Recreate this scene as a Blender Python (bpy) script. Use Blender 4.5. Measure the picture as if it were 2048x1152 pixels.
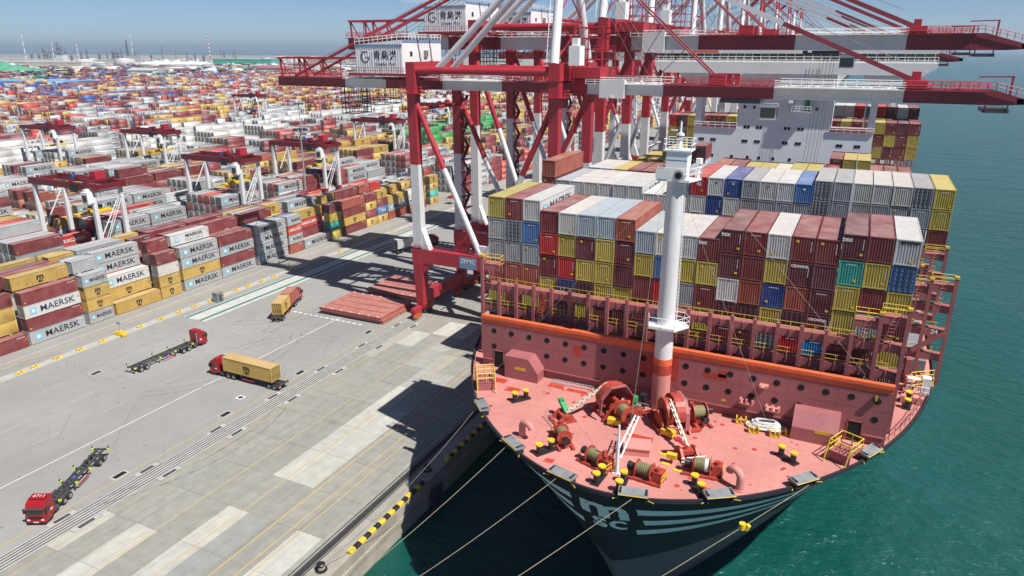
import bpy, math, random
import numpy as np
from mathutils import Vector, Matrix

random.seed(7)
for o in list(bpy.data.objects):
    bpy.data.objects.remove(o, do_unlink=True)
S = bpy.context.scene
COL = S.collection
V = Vector
R = math.radians

# ------------------------------------------------------------------ camera
TH = R(18.640); PH = R(25.848); CAM_H = 60.0
Fh = V((-math.sin(PH), math.cos(PH), 0)); RT = V((math.cos(PH), math.sin(PH), 0)); ZU = V((0, 0, 1))
FW = Fh*math.cos(TH) - ZU*math.sin(TH); UPV = Fh*math.sin(TH) + ZU*math.cos(TH)
cd = bpy.data.cameras.new('camera'); cam = bpy.data.objects.new('camera', cd); COL.objects.link(cam)
m = Matrix((RT, UPV, -FW)).transposed().to_4x4(); m.translation = V((0, 0, CAM_H)); cam.matrix_world = m
cd.sensor_width = 36; cd.lens = 1420/2048*36; cd.clip_start = 1; cd.clip_end = 120000
S.camera = cam

# ------------------------------------------------------------------ sky, sun, exposure
SUN = V((26.5, -7.4, 41.6)).normalized()
w = bpy.data.worlds.new('World'); S.world = w; w.use_nodes = True
nt = w.node_tree; bg = nt.nodes['Background']
sky = nt.nodes.new('ShaderNodeTexSky'); sky.sky_type = 'NISHITA'; sky.sun_disc = False
sky.sun_elevation = math.asin(SUN.z); sky.sun_rotation = math.atan2(SUN.x, SUN.y)
sky.air_density = 0.55; sky.dust_density = 0.28; sky.ozone_density = 4.6; sky.altitude = 60
tcw = nt.nodes.new('ShaderNodeTexCoord'); mpw = nt.nodes.new('ShaderNodeMapping'); mpw.inputs['Scale'].default_value = (1, 1, 3.2); mpw.inputs['Location'].default_value = (0.37, 0.2, 0)
nzw = nt.nodes.new('ShaderNodeTexNoise'); nzw.inputs['Scale'].default_value = 7.5; nzw.inputs['Detail'].default_value = 7; nzw.inputs['Roughness'].default_value = .56
mrw = nt.nodes.new('ShaderNodeMapRange'); mrw.inputs[1].default_value = .66; mrw.inputs[2].default_value = .80; mrw.inputs[4].default_value = .55      # few small fair-weather puffs
mxw = nt.nodes.new('ShaderNodeMix'); mxw.data_type = 'RGBA'; mxw.inputs[7].default_value = (9.5, 9.7, 9.9, 1)
nt.links.new(tcw.outputs['Generated'], mpw.inputs[0]); nt.links.new(mpw.outputs[0], nzw.inputs['Vector']); nt.links.new(nzw.outputs[0], mrw.inputs[0]); nt.links.new(mrw.outputs[0], mxw.inputs[0])
nt.links.new(sky.outputs[0], mxw.inputs[6]); nt.links.new(mxw.outputs[2], bg.inputs[0]); bg.inputs[1].default_value = 0.070
sl = bpy.data.lights.new('sun', 'SUN'); sl.energy = 5.0; sl.angle = R(0.5); sl.color = (1.0, 0.955, 0.89)
sun = bpy.data.objects.new('sun', sl); COL.objects.link(sun)
sun.rotation_euler = SUN.to_track_quat('Z', 'Y').to_euler(); sun.location = (60, -20, 160)
S.view_settings.view_transform = 'Standard'; S.view_settings.look = 'None'
S.view_settings.exposure = 0.42; S.view_settings.gamma = 1.0; S.view_settings.use_curve_mapping = False

# ------------------------------------------------------------------ helpers
class MB:
    """collects shapes, build() links them as one mesh object"""
    def __init__(s, mat=None):
        s.v = []; s.f = []; s.mi = []; s.mats = [mat] if mat else []; s.c = 0
    def use(s, mat):
        if mat not in s.mats: s.mats.append(mat)
        s.c = s.mats.index(mat); return s
    def add(s, vs, fs):
        b = len(s.v); s.v += [tuple(p) for p in vs]
        s.f += [tuple(i+b for i in f) for f in fs]; s.mi += [s.c]*len(fs)
    def box(s, x0, y0, z0, x1, y1, z1):
        if x0 > x1: x0, x1 = x1, x0
        if y0 > y1: y0, y1 = y1, y0
        if z0 > z1: z0, z1 = z1, z0
        s.add([(x0,y0,z0),(x1,y0,z0),(x1,y1,z0),(x0,y1,z0),(x0,y0,z1),(x1,y0,z1),(x1,y1,z1),(x0,y1,z1)],
              [(0,3,2,1),(4,5,6,7),(0,1,5,4),(1,2,6,5),(2,3,7,6),(3,0,4,7)])
        return s
    def bar(s, p, q, w, h=None, w2=None, h2=None, up=ZU):
        p = V(p); q = V(q); h = w if h is None else h
        w2 = w if w2 is None else w2; h2 = h if h2 is None else h2
        d = (q-p).normalized()
        if abs(d.dot(up)) > 0.98: up = V((0, 1, 0)) if abs(d.y) < .9 else V((1, 0, 0))
        a = d.cross(up).normalized(); b = a.cross(d)
        vs = []
        for c, ww, hh in ((p, w, h), (q, w2, h2)):
            for i, j in ((-1,-1),(1,-1),(1,1),(-1,1)): vs.append(c + a*(i*ww/2) + b*(j*hh/2))
        s.add(vs, [(0,1,2,3),(7,6,5,4),(0,4,5,1),(1,5,6,2),(2,6,7,3),(3,7,4,0)])
        return s
    def tube(s, p, q, r, n=8, r2=None, cap=True):
        p = V(p); q = V(q); r2 = r if r2 is None else r2
        d = (q-p).normalized(); up = ZU if abs(d.z) < .98 else V((0, 1, 0))
        a = d.cross(up).normalized(); b = a.cross(d); vs = []
        for c, rr in ((p, r), (q, r2)):
            for k in range(n):
                t = 2*math.pi*k/n; vs.append(c + a*(math.cos(t)*rr) + b*(math.sin(t)*rr))
        fs = [(k, n+k, n+(k+1) % n, (k+1) % n) for k in range(n)]
        if cap: fs += [tuple(range(n)), tuple(range(2*n-1, n-1, -1))]
        s.add(vs, fs); return s
    def path(s, pts, r, n=5):
        for i in range(len(pts)-1): s.tube(pts[i], pts[i+1], r, n, cap=(i in (0, len(pts)-2)))
        return s
    def prism(s, poly, ax, a0, a1):
        n = len(poly)
        def P(u, v_, t):
            return (t, u, v_) if ax == 'X' else (u, t, v_) if ax == 'Y' else (u, v_, t)
        vs = [P(u, v_, a0) for u, v_ in poly] + [P(u, v_, a1) for u, v_ in poly]
        fs = [(k, (k+1) % n, n+(k+1) % n, n+k) for k in range(n)] + [tuple(range(n-1, -1, -1)), tuple(range(n, 2*n))]
        s.add(vs, fs); return s
    def sweep(s, pts, r, n=12):
        pts = [V(p) for p in pts]; vs = []; a = None
        for i, p in enumerate(pts):
            d = (pts[min(i+1, len(pts)-1)]-pts[max(i-1, 0)]).normalized()
            if a is None: a = d.cross(V((.3, 1, .1))).normalized()
            a = (a-d*a.dot(d)).normalized(); b = d.cross(a)
            vs += [p+a*(math.cos(2*math.pi*k/n)*r)+b*(math.sin(2*math.pi*k/n)*r) for k in range(n)]
        m_ = len(pts); fs = [(i*n+k, i*n+(k+1) % n, (i+1)*n+(k+1) % n, (i+1)*n+k) for i in range(m_-1) for k in range(n)]
        s.add(vs, fs+[tuple(range(n-1, -1, -1)), tuple(range((m_-1)*n, m_*n))]); return s
    def disc(s, c, r, ax='Z', h=.02, n=12):
        c = V(c); e = {'X': V((1,0,0)), 'Y': V((0,1,0)), 'Z': ZU}[ax]
        return s.tube(c-e*h/2, c+e*h/2, r, n)
    def rail(s, pts, h=1.1, step=1.6, r=.035, levels=(1.0, .5), closed=False):
        pts = [V(p) for p in pts]
        if closed: pts = pts+[pts[0]]
        for a, b in zip(pts, pts[1:]):
            L = (b-a).length; n = max(1, int(round(L/step)))
            for k in range(n+1):
                p = a.lerp(b, k/n); s.tube(p, p+ZU*h, r, 4, cap=False)
            for l in levels: s.tube(a+ZU*(h*l), b+ZU*(h*l), r, 4, cap=False)
        return s
    def ladder(s, p, q, w=.5, step=.45, r=.03, side=V((1, 0, 0))):
        p = V(p); q = V(q); a = side*(w/2)
        s.tube(p-a, q-a, r, 4); s.tube(p+a, q+a, r, 4)
        n = max(2, int((q-p).length/step))
        for k in range(1, n):
            c = p.lerp(q, k/n); s.tube(c-a, c+a, r*.8, 4, cap=False)
        return s
    def mesh(s, name, smooth=False):
        me = bpy.data.meshes.new(name); me.from_pydata(s.v, [], s.f)
        for mt in s.mats: me.materials.append(mt)
        if len(s.mats) > 1: me.polygons.foreach_set('material_index', s.mi)
        if smooth:
            me.polygons.foreach_set('use_smooth', [True]*len(s.f)); me.set_sharp_from_angle(angle=R(35))
        me.update(); return me
    def build(s, name, parent=None, smooth=False, **kw):
        o = bpy.data.objects.new(name, s.mesh(name, smooth)); COL.objects.link(o)
        if parent: o.parent = parent; o.matrix_parent_inverse = parent.matrix_world.inverted() if kw.get('inv') else Matrix()
        return o

def tag(o, label=None, cat=None, group=None, kind=None):
    if label: o['label'] = label
    if cat: o['category'] = cat
    if group: o['group'] = group
    if kind: o['kind'] = kind
    return o
def empty(name, loc=(0, 0, 0), rz=0, label=None, cat=None, group=None):
    o = bpy.data.objects.new(name, None); COL.objects.link(o); o.location = loc; o.rotation_euler = (0, 0, rz)
    o.empty_display_size = .5
    o.matrix_world = Matrix.Translation(V(loc)) @ Matrix.Rotation(rz, 4, 'Z')
    return tag(o, label, cat, group)
def inst(name, me, parent=None, loc=(0, 0, 0), rz=0, color=None):
    o = bpy.data.objects.new(name, me); COL.objects.link(o); o.location = loc; o.rotation_euler = (0, 0, rz)
    if parent: o.parent = parent
    if color: o.color = color
    return o
def copy_tree(o, parent=None):
    c = o.copy(); COL.objects.link(c); c.parent = parent
    for ch in o.children: copy_tree(ch, c)
    return c
ORD = ['first','second','third','fourth','fifth','sixth','seventh','eighth','ninth','tenth','eleventh','twelfth','thirteenth','fourteenth','fifteenth','sixteenth','seventeenth','eighteenth','nineteenth','twentieth','twenty-first','twenty-second','twenty-third','twenty-fourth','twenty-fifth','twenty-sixth','twenty-seventh','twenty-eighth','twenty-ninth','thirtieth','thirty-first','thirty-second','thirty-third','thirty-fourth','thirty-fifth','thirty-sixth','thirty-seventh','thirty-eighth','thirty-ninth','fortieth']

# flat lettering -> mesh data in the local XY plane
_txt = {}
def text_mesh(body, mat, size=1.0, bold=0.0, shear=0, align='CENTER', res=2, space=1.0):
    key = (body, mat.name, size, bold, shear, align)
    if key in _txt: return _txt[key]
    cu = bpy.data.curves.new('lettering', 'FONT'); cu.body = body; cu.size = size; cu.offset = bold; cu.shear = shear
    cu.align_x = align; cu.align_y = 'CENTER'; cu.resolution_u = res; cu.space_character = space; cu.space_line = .8
    o = bpy.data.objects.new('lettering', cu); COL.objects.link(o)
    dg = bpy.context.evaluated_depsgraph_get(); dg.update()
    me = bpy.data.meshes.new_from_object(o.evaluated_get(dg)); me.name = 'lettering'
    bpy.data.objects.remove(o, do_unlink=True)
    me.materials.clear(); me.materials.append(mat); _txt[key] = me
    return me
def place_text(me, name, parent, loc, face, sx=1, sy=1):
    """face '+X': read from +X, '-Y': read from -Y, '+Z': read from above with top toward +Y"""
    o = bpy.data.objects.new(name, me); COL.objects.link(o)
    ax = {'+X': (V((0,1,0)), ZU), '-X': (V((0,-1,0)), ZU), '-Y': (V((1,0,0)), ZU), '+Z': (V((1,0,0)), V((0,1,0)))}[face]
    x, y = ax; z = x.cross(y)
    mm = Matrix((x*sx, y*sy, z)).transposed().to_4x4(); mm.translation = V(loc)
    if parent: o.parent = parent
    o.matrix_basis = mm
    return o

# ------------------------------------------------------------------ materials
def nodes(name):
    mt = bpy.data.materials.new(name); mt.use_nodes = True
    t = mt.node_tree; return mt, t, t.nodes['Principled BSDF'], t.nodes.new, t.links.new
def mathn(new, link, op, a, b):
    n = new('ShaderNodeMath'); n.operation = op
    for i, x in enumerate((a, b)):
        if x is None: continue
        if isinstance(x, (int, float)): n.inputs[i].default_value = x
        else: link(x, n.inputs[i])
    return n.outputs[0]
def mixc(new, link, f, a, b, mode='MIX'):
    n = new('ShaderNodeMix'); n.data_type = 'RGBA'; n.blend_type = mode
    for i, x in ((0, f), (6, a), (7, b)):
        if isinstance(x, (int, float)): n.inputs[i].default_value = x
        elif isinstance(x, tuple): n.inputs[i].default_value = (*x[:3], 1)
        else: link(x, n.inputs[i])
    return n.outputs[2]
def noise(new, link, vec, scale, detail=3, rough=.55):
    n = new('ShaderNodeTexNoise'); n.inputs['Scale'].default_value = scale; n.inputs['Detail'].default_value = detail
    n.inputs['Roughness'].default_value = rough
    if vec is not None: link(vec, n.inputs['Vector'])
    return n.outputs[0]
def ramp(new, link, fac, a, b):
    n = new('ShaderNodeMapRange'); n.inputs[1].default_value = a; n.inputs[2].default_value = b; n.clamp = True
    link(fac, n.inputs[0]); return n.outputs[0]
def scaled(new, link, vec, sc):
    n = new('ShaderNodeMapping'); n.vector_type = 'POINT'; n.inputs['Scale'].default_value = sc
    link(vec, n.inputs['Vector']); return n.outputs[0]
_mats = {}
def paint(name, rgb, rough=.5, var=.14, scale=.5, dirt=.25, dirtc=None, streak=True, metal=0, bump=0):
    """painted or raw surface: uneven tone, patches of wear and vertical grime with shapes of their own"""
    if name in _mats: return _mats[name]
    mt, t, b, new, link = nodes(name)
    g = new('ShaderNodeNewGeometry'); pos = g.outputs['Position']
    n1 = noise(new, link, pos, scale, 4)
    c = mixc(new, link, ramp(new, link, n1, .3, .7), tuple(x*(1-var) for x in rgb), tuple(min(1, x*(1+var)) for x in rgb))
    if dirt:
        pv = scaled(new, link, pos, (1.6, 1.6, .22) if streak else (1, 1, 1))
        n2 = noise(new, link, pv, 1.3, 5, .65)
        dc = dirtc or tuple(x*.45+.02 for x in rgb)
        c = mixc(new, link, mathn(new, link, 'MULTIPLY', ramp(new, link, n2, .55, .78), dirt), c, dc)
    link(c, b.inputs['Base Color'])
    rr = ramp(new, link, n1, 0, 1)
    link(mathn(new, link, 'ADD', mathn(new, link, 'MULTIPLY', rr, .2), rough-.1), b.inputs['Roughness'])
    b.inputs['Metallic'].default_value = metal
    if bump:
        bn = new('ShaderNodeBump'); bn.inputs['Strength'].default_value = bump; bn.inputs['Distance'].default_value = .02
        link(noise(new, link, pos, 14, 4), bn.inputs['Height']); link(bn.outputs[0], b.inputs['Normal'])
    _mats[name] = mt; return mt
def objpaint(name, src='OBJECT', rough=.55, rust=(.16, .055, .02), chalk=0):
    """paint whose colour is each object's own (or stored per face); alpha sets how rusty it is"""
    mt, t, b, new, link = nodes(name)
    tc = new('ShaderNodeTexCoord'); g = new('ShaderNodeNewGeometry')
    if src == 'OBJECT':
        oi = new('ShaderNodeObjectInfo'); col = oi.outputs['Color']; al = oi.outputs['Alpha']
        off = new('ShaderNodeVectorMath'); off.operation = 'ADD'; sc = new('ShaderNodeVectorMath'); sc.operation = 'SCALE'
        cb = new('ShaderNodeCombineXYZ')
        for i in range(3): link(oi.outputs['Random'], cb.inputs[i])
        link(cb.outputs[0], sc.inputs[0]); sc.inputs['Scale'].default_value = 90
        link(tc.outputs['Object'], off.inputs[0]); link(sc.outputs[0], off.inputs[1]); vec = off.outputs[0]
    else:
        at = new('ShaderNodeAttribute'); at.attribute_name = 'Col'; col = at.outputs['Color']; al = at.outputs['Alpha']; vec = g.outputs['Position']
    if chalk: col = mixc(new, link, mathn(new, link, 'MULTIPLY', ramp(new, link, noise(new, link, vec, .35, 5, .65), .25, .7), chalk), col, (.52, .42, .38))
    n1 = noise(new, link, vec, .45, 4)
    c = mixc(new, link, ramp(new, link, n1, .3, .75), mixc(new, link, 1.0, col, (.86, .86, .86), 'MULTIPLY'), mixc(new, link, .10, col, (.62, .58, .55)))
    st = noise(new, link, scaled(new, link, vec, (2.6, 1.2, .35)), 1.5, 5, .7)
    c = mixc(new, link, mathn(new, link, 'MULTIPLY', ramp(new, link, st, .56, .74), al), c, rust)
    fine = noise(new, link, vec, 5.0, 3)
    c = mixc(new, link, mathn(new, link, 'MULTIPLY', ramp(new, link, fine, .6, .75), .22), c, mixc(new, link, 1.0, col, (.5, .48, .46), 'MULTIPLY'))
    link(c, b.inputs['Base Color']); b.inputs['Roughness'].default_value = rough
    _mats[name] = mt; return mt

MT = {}
def P_(k, *a, **kw): MT[k] = paint(k, *a, **kw); return MT[k]
P_('crane_red', (.39, .026, .042), .45, .14, .25, .5, (.22, .035, .035))
P_('crane_deep', (.25, .036, .052), .5, .14, .25, .5, (.14, .04, .045)); P_('rtg_red', (.15, .014, .022), .5, .12, .25, .3)
P_('crane_white', (.66, .67, .68), .45, .06, .25, .45, (.42, .35, .28))
P_('house_white', (.78, .79, .79), .5, .05, .3, .18, (.45, .42, .38))
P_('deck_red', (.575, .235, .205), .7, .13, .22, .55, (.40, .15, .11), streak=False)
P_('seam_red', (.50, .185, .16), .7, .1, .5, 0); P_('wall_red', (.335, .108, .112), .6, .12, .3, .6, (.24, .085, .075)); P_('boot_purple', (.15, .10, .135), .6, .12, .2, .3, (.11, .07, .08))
P_('gear_red', (.38, .055, .035), .5, .2, .6, .4, (.17, .06, .035))
P_('primer_orange', (.72, .13, .045), .6, .14, 1.2, .4, (.5, .10, .06), streak=False)
P_('primer_patch', (.42, .05, .03), .6, .1, 1.0, .2)
P_('rail_yellow', (.66, .47, .04), .5, .1, .8, .2)
P_('safety_yellow', (.68, .46, .03), .55, .14, 1, .4, (.30, .21, .07), streak=False)
P_('safety_lime', (.56, .72, .05), .5, .08, 1, .15)
P_('orange_guard', (.62, .17, .02), .5, .1, 1, .2)
P_('black_paint', (.018, .018, .02), .45, .2, 1, .2, (.05, .045, .04))
P_('dark_void', (.008, .007, .007), .9, .1, 1, 0)
P_('dark_steel', (.06, .06, .065), .5, .25, 1, .4, (.12, .07, .045))
P_('grey_steel', (.22, .23, .24), .5, .2, 1, .3)
P_('galv', (.42, .43, .44), .45, .15, 2, .2, metal=.4)
P_('rope_tan', (.30, .27, .20), .85, .15, 3, .2)
P_('rope_olive', (.20, .19, .09), .85, .2, 3, .3)
P_('rope_white', (.62, .64, .62), .85, .15, 3, .2)
P_('chain_pale', (.58, .53, .43), .6, .2, 3, .5, (.25, .12, .06))
P_('green_paint', (.02, .30, .10), .5, .1, 1, .2)
P_('blue_paint', (.03, .10, .38), .5, .1, 1, .2)
P_('sign_blue', (.16, .27, .43), .5, .05, 1, .1)
P_('hull_black', (.032, .031, .038), .62, .12, .15, .2, (.07, .06, .06)); MT['hull_black'].node_tree.nodes['Principled BSDF'].inputs['Specular IOR Level'].default_value = .15
P_('hull_grey', (.80, .83, .85), .5, .06, .3, .15)
P_('white_mark', (.74, .74, .72), .6, .08, 1, .25, (.45, .44, .42), streak=False)
P_('black_mark', (.02, .02, .022), .6, .1, 1, .1)
P_('navy_mark', (.02, .035, .09), .6, .1, 1, .1)
P_('grey_mark', (.30, .31, .32), .6, .1, 1, .1)
P_('star_blue', (.20, .50, .62), .6, .05, 1, .1)
P_('line_faint', (.40, .395, .38), .75, .12, .6, .8, (.29, .285, .27), streak=False); P_('line_white', (.60, .60, .58), .7, .1, .6, .55, (.32, .31, .29), streak=False)
P_('line_yellow', (.46, .345, .14), .7, .12, .6, .85, (.33, .31, .28), streak=False)
P_('lane_green', (.045, .17, .12), .7, .12, .6, .4, (.25, .27, .25), streak=False)
P_('lane_pale', (.47, .48, .45), .7, .1, .5, .5, (.34, .34, .33), streak=False)
P_('kerb_concrete', (.40, .39, .36), .8, .12, .6, .4, streak=False)
P_('cab_red', (.30, .012, .016), .3, .06, .6, .1)
P_('tyre', (.022, .022, .023), .85, .2, 2, .3, (.08, .075, .07))
P_('wheel_rim', (.30, .29, .27), .6, .15, 3, .4)
P_('rubber', (.03, .03, .03), .8, .2, 1, .2)
P_('ship_white', (.78, .82, .88), .45, .04, .2, .12, (.45, .40, .36))
def glass(name, c=(.012, .02, .026), r=.08):
    mt, t, b, new, link = nodes(name); b.inputs['Base Color'].default_value = (*c, 1); b.inputs['Roughness'].default_value = r
    b.inputs['Specular IOR Level'].default_value = .8; MT[name] = mt
glass('dark_glass'); glass('pale_glass', (.05, .075, .07), .06)
MT['cont'] = objpaint('container_paint')
MT['roof'] = objpaint('container_roof_chalked', 'OBJECT', .6, chalk=.42)      # roofs bleached and chalky from years of sun
MT['roof_far'] = objpaint('container_roof_far', 'ATTR', .6, chalk=.38)
MT['cont_far'] = objpaint('container_paint_far', 'ATTR')

def deck_mat(name, rgb, wall=False):
    """salmon deck paint: chalky patches, foot scuffs, rust bleeding from fittings"""
    mt, t, b, new, link = nodes(name); g = new('ShaderNodeNewGeometry'); pos = g.outputs['Position']
    big = noise(new, link, pos, .12, 5, .6); mid = noise(new, link, pos, .7, 6, .65); fin = noise(new, link, pos, 5, 4, .6)
    c = mixc(new, link, ramp(new, link, big, .3, .7), tuple(x*.88 for x in rgb), tuple(min(1, x*1.1+.02) for x in rgb))
    c = mixc(new, link, mathn(new, link, 'MULTIPLY', ramp(new, link, mid, .52, .72), .45), c, tuple(x*.74 for x in rgb))
    c = mixc(new, link, mathn(new, link, 'MULTIPLY', ramp(new, link, fin, .58, .75), .3), c, tuple(x*.6 for x in rgb))
    st = noise(new, link, scaled(new, link, pos, (1.8, 1.8, .12) if wall else (.25, 1.6, 1)), 1.1, 6, .7)
    c = mixc(new, link, mathn(new, link, 'MULTIPLY', ramp(new, link, st, .58, .75), .4 if wall else .22), c, (.25, .085, .055))
    lo = noise(new, link, pos, 1.7, 3, .5)
    c = mixc(new, link, mathn(new, link, 'MULTIPLY', ramp(new, link, lo, .69, .73), .8), c, (.34, .05, .03))
    link(c, b.inputs['Base Color']); link(mathn(new, link, 'ADD', mathn(new, link, 'MULTIPLY', mid, .35), .42), b.inputs['Roughness'])
    bn = new('ShaderNodeBump'); bn.inputs['Strength'].default_value = .35; bn.inputs['Distance'].default_value = .05; link(big if wall else mid, bn.inputs['Height']); link(bn.outputs[0], b.inputs['Normal'])
    return mt
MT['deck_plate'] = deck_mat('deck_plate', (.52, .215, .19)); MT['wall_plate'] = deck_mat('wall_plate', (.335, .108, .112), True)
# ------------------------------------------------------------------ ground, quay and water
def ground_mat(name, rgb, streak_y=True, speck=.35):
    mt, t, b, new, link = nodes(name)
    g = new('ShaderNodeNewGeometry'); pos = g.outputs['Position']
    big = noise(new, link, pos, .035, 4); mid = noise(new, link, pos, .4, 5); fine = noise(new, link, pos, 3.5, 4)
    c = mixc(new, link, ramp(new, link, big, .3, .7), tuple(x*.86 for x in rgb), tuple(x*1.10 for x in rgb))
    c = mixc(new, link, mathn(new, link, 'MULTIPLY', ramp(new, link, mid, .5, .75), .35), c, tuple(x*.72 for x in rgb))
    if streak_y:
        st = noise(new, link, scaled(new, link, pos, (.7, .012, 1)), 1.0, 6, .6)
        c = mixc(new, link, mathn(new, link, 'MULTIPLY', ramp(new, link, st, .50, .78), .34), c, tuple(x*.74 for x in rgb))
    c = mixc(new, link, mathn(new, link, 'MULTIPLY', ramp(new, link, fine, .55, .8), speck), c, tuple(x*.62 for x in rgb))
    spot = noise(new, link, pos, .9, 2, .4)
    c = mixc(new, link, mathn(new, link, 'MULTIPLY', ramp(new, link, spot, .70, .76), .55), c, tuple(x*.38 for x in rgb))      # oil drips
    vo = new('ShaderNodeTexVoronoi'); vo.feature = 'DISTANCE_TO_EDGE'; vo.inputs['Scale'].default_value = .09; link(mixc(new, link, .06, pos, noise(new, link, pos, .5, 3)), vo.inputs['Vector'])
    cr = mathn(new, link, 'MULTIPLY', ramp(new, link, vo.outputs['Distance'], .006, .0), .4)
    c = mixc(new, link, cr, c, tuple(x*.45 for x in rgb))
    link(c, b.inputs['Base Color']); b.inputs['Roughness'].default_value = .85
    bn = new('ShaderNodeBump'); bn.inputs['Strength'].default_value = .25; bn.inputs['Distance'].default_value = .02
    link(fine, bn.inputs['Height']); link(bn.outputs[0], b.inputs['Normal'])
    return mt
MT['land'] = ground_mat('yard_ground', (.30, .285, .255))
MT['road'] = ground_mat('apron_asphalt', (.285, .28, .268))
MT['quay'] = ground_mat('quay_concrete', (.30, .292, .27))
def slab_mat():
    mt, t, b, new, link = nodes('slab_concrete')
    oi = new('ShaderNodeObjectInfo'); g = new('ShaderNodeNewGeometry'); pos = g.outputs['Position']; col = oi.outputs['Color']
    mid = noise(new, link, pos, .55, 5); fine = noise(new, link, pos, 4, 4)
    c = mixc(new, link, ramp(new, link, mid, .35, .75), mixc(new, link, 1.0, col, (1.06, 1.05, 1.02), 'MULTIPLY'), mixc(new, link, 1.0, col, (.83, .82, .80), 'MULTIPLY'))
    st = noise(new, link, scaled(new, link, pos, (1.5, .03, 1)), 1.0, 6, .72)
    c = mixc(new, link, mathn(new, link, 'MULTIPLY', ramp(new, link, st, .52, .70), .55), c, mixc(new, link, 1.0, col, (.62, .60, .57), 'MULTIPLY'))
    s2 = noise(new, link, scaled(new, link, pos, (2.4, .2, 1)), 1.0, 5, .7)
    c = mixc(new, link, mathn(new, link, 'MULTIPLY', ramp(new, link, s2, .62, .70), .35), c, (.10, .09, .08))
    c = mixc(new, link, mathn(new, link, 'MULTIPLY', ramp(new, link, fine, .55, .8), .3), c, mixc(new, link, 1.0, col, (.66, .65, .62), 'MULTIPLY'))
    link(c, b.inputs['Base Color']); b.inputs['Roughness'].default_value = .85
    return mt
MT['slab'] = slab_mat()

def sheet(name, x0, y0, x1, y1, z, mat, parent=None):
    mb = MB(MT[mat] if isinstance(mat, str) else mat); mb.add([(x0,y0,z),(x1,y0,z),(x1,y1,z),(x0,y1,z)], [(0,1,2,3)])
    return mb.build(name, parent)
land = tag(sheet('ground', -9000, -900, -50.9, 5200, -.06, 'land'), kind='structure')
road = tag(sheet('apron_road', -151, -400, -89.4, 1500, 0, 'road'), kind='structure')
apron = tag(sheet('quay_apron', -89.4, -400, -50.9, 1500, -.045, 'quay'), kind='structure')
# concrete slabs of the apron, laid with open joints
strips = [-86.3, -83.9, -79.8, -75.9, -71.7, -68.0, -64.0, -59.5, -55.4]
lightset = {(0, 1), (2, 0), (2, 1), (4, 0), (4, 1), (4, 2), (7, 0), (7, 1), (7, 2), (4, 4), (5, 4), (4, 5), (5, 5), (4, 6), (5, 6), (4, 7), (3, 11), (2, 11), (1, 10)}
midset = {(4, 8), (5, 7), (5, 8), (3, 10), (4, 9), (3, 9), (0, 9), (0, 10)}
rs = random.Random(3); y0 = 33.6; step = 8.2; meshes = {}
for i in range(len(strips)-1):
    a, bb = strips[i]+.03, strips[i+1]-.03
    mb = MB(MT['slab']); mb.box(0, .03, -.04, bb-a, step-.03, 0); me = mb.mesh('slab')
    for j in range(14):
        k = (i, j)
        v = rs.uniform(.262, .288); t = rs.uniform(-.006, .008)
        if k in lightset: v = rs.uniform(.42, .47)
        elif k in midset: v = rs.uniform(.32, .36)
        inst('slab', me, apron, (a, y0+j*step, rs.uniform(-.004, .004)), 0, (v+t, v, v*.93-t, 1))
mb = MB(MT['slab'])
for j, y in enumerate(range(-20, 220, 12)):
    o = MB(MT['slab']).box(-55.34, y+.03, -.04, -51.0, y+11.97, -.002).build('slab', apron); v = rs.uniform(.26, .32); o.color = (v*1.04, v, v*.9, 1)
# quay wall and coping
qw = MB(paint('quay_wall_concrete', (.33, .30, .25), .85, .18, .35, .65, (.16, .12, .08)))
qw.box(-51.0, -400, -14, -50.0, 1500, -.002); qw.box(-50.0, -400, -2.2, -49.75, 1500, -1.5)
qw.build('quay_wall'); tag(bpy.data.objects['quay_wall'], kind='structure')
kerb = empty('quay_edge_kerb', (-50.4, 50, 0), 0, 'black and yellow striped kerb along the edge of the quay', 'kerb')
ky = MB(MT['safety_yellow']).prism([(-.3, 0), (.3, 0), (.3, .3), (.12, .42), (-.3, .42)], 'Y', 0, 1.05).mesh('kerb_block')
kb = MB(MT['black_paint']).prism([(-.3, 0), (.3, 0), (.3, .3), (.12, .42), (-.3, .42)], 'Y', 0, 1.05).mesh('kerb_block')
n = 0
for y in np.arange(7, 150, 1.07):
    if ((y-49.6) % 24) < 7.0: continue          # gaps where the mooring bollards stand
    inst('kerb_block', ky if n % 2 == 0 else kb, kerb, (0, y-50, 0)); n += 1
# crane rails let into the apron
lr = MB(MT['kerb_concrete']).box(-89.38, -300, -.04, -86.34, 1400, .002)
lr.use(MT['dark_steel'])
for x in (-88.95, -88.4, -87.85, -87.3, -86.75): lr.box(x-.09, -300, 0, x+.09, 1400, .03)
lr.build('crane_rail_track', apron)
wr = MB(MT['dark_steel'])
for x in (-54.55, -54.1, -53.0): wr.box(x-.09, -300, -.02, x+.09, 1400, .02)
wr.use(MT['rubber']).box(-54.0, -300, -.02, -53.2, 1400, .001)
wr.build('crane_rail_track', apron)
pit_me = None
for j, y in enumerate(np.arange(20, 200, 13.1)):
    mb = MB(MT['grey_steel']).box(-.58, -2.05, -.02, .58, 2.05, .008); mb.use(MT['kerb_concrete']).box(-.5, -1.95, 0, .5, 1.95, .014)
    mb.use(MT['rubber'] if j % 2 else MT['dark_steel']).box(-.3, -1.1, 0, .3, 1.1, .022)
    pit_me = pit_me or mb.mesh('cable_pit')
    inst('cable_pit', pit_me, apron, (-89.75, y, .003)); inst('cable_pit', pit_me, apron, (-85.85, y+.8, .003))
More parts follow.
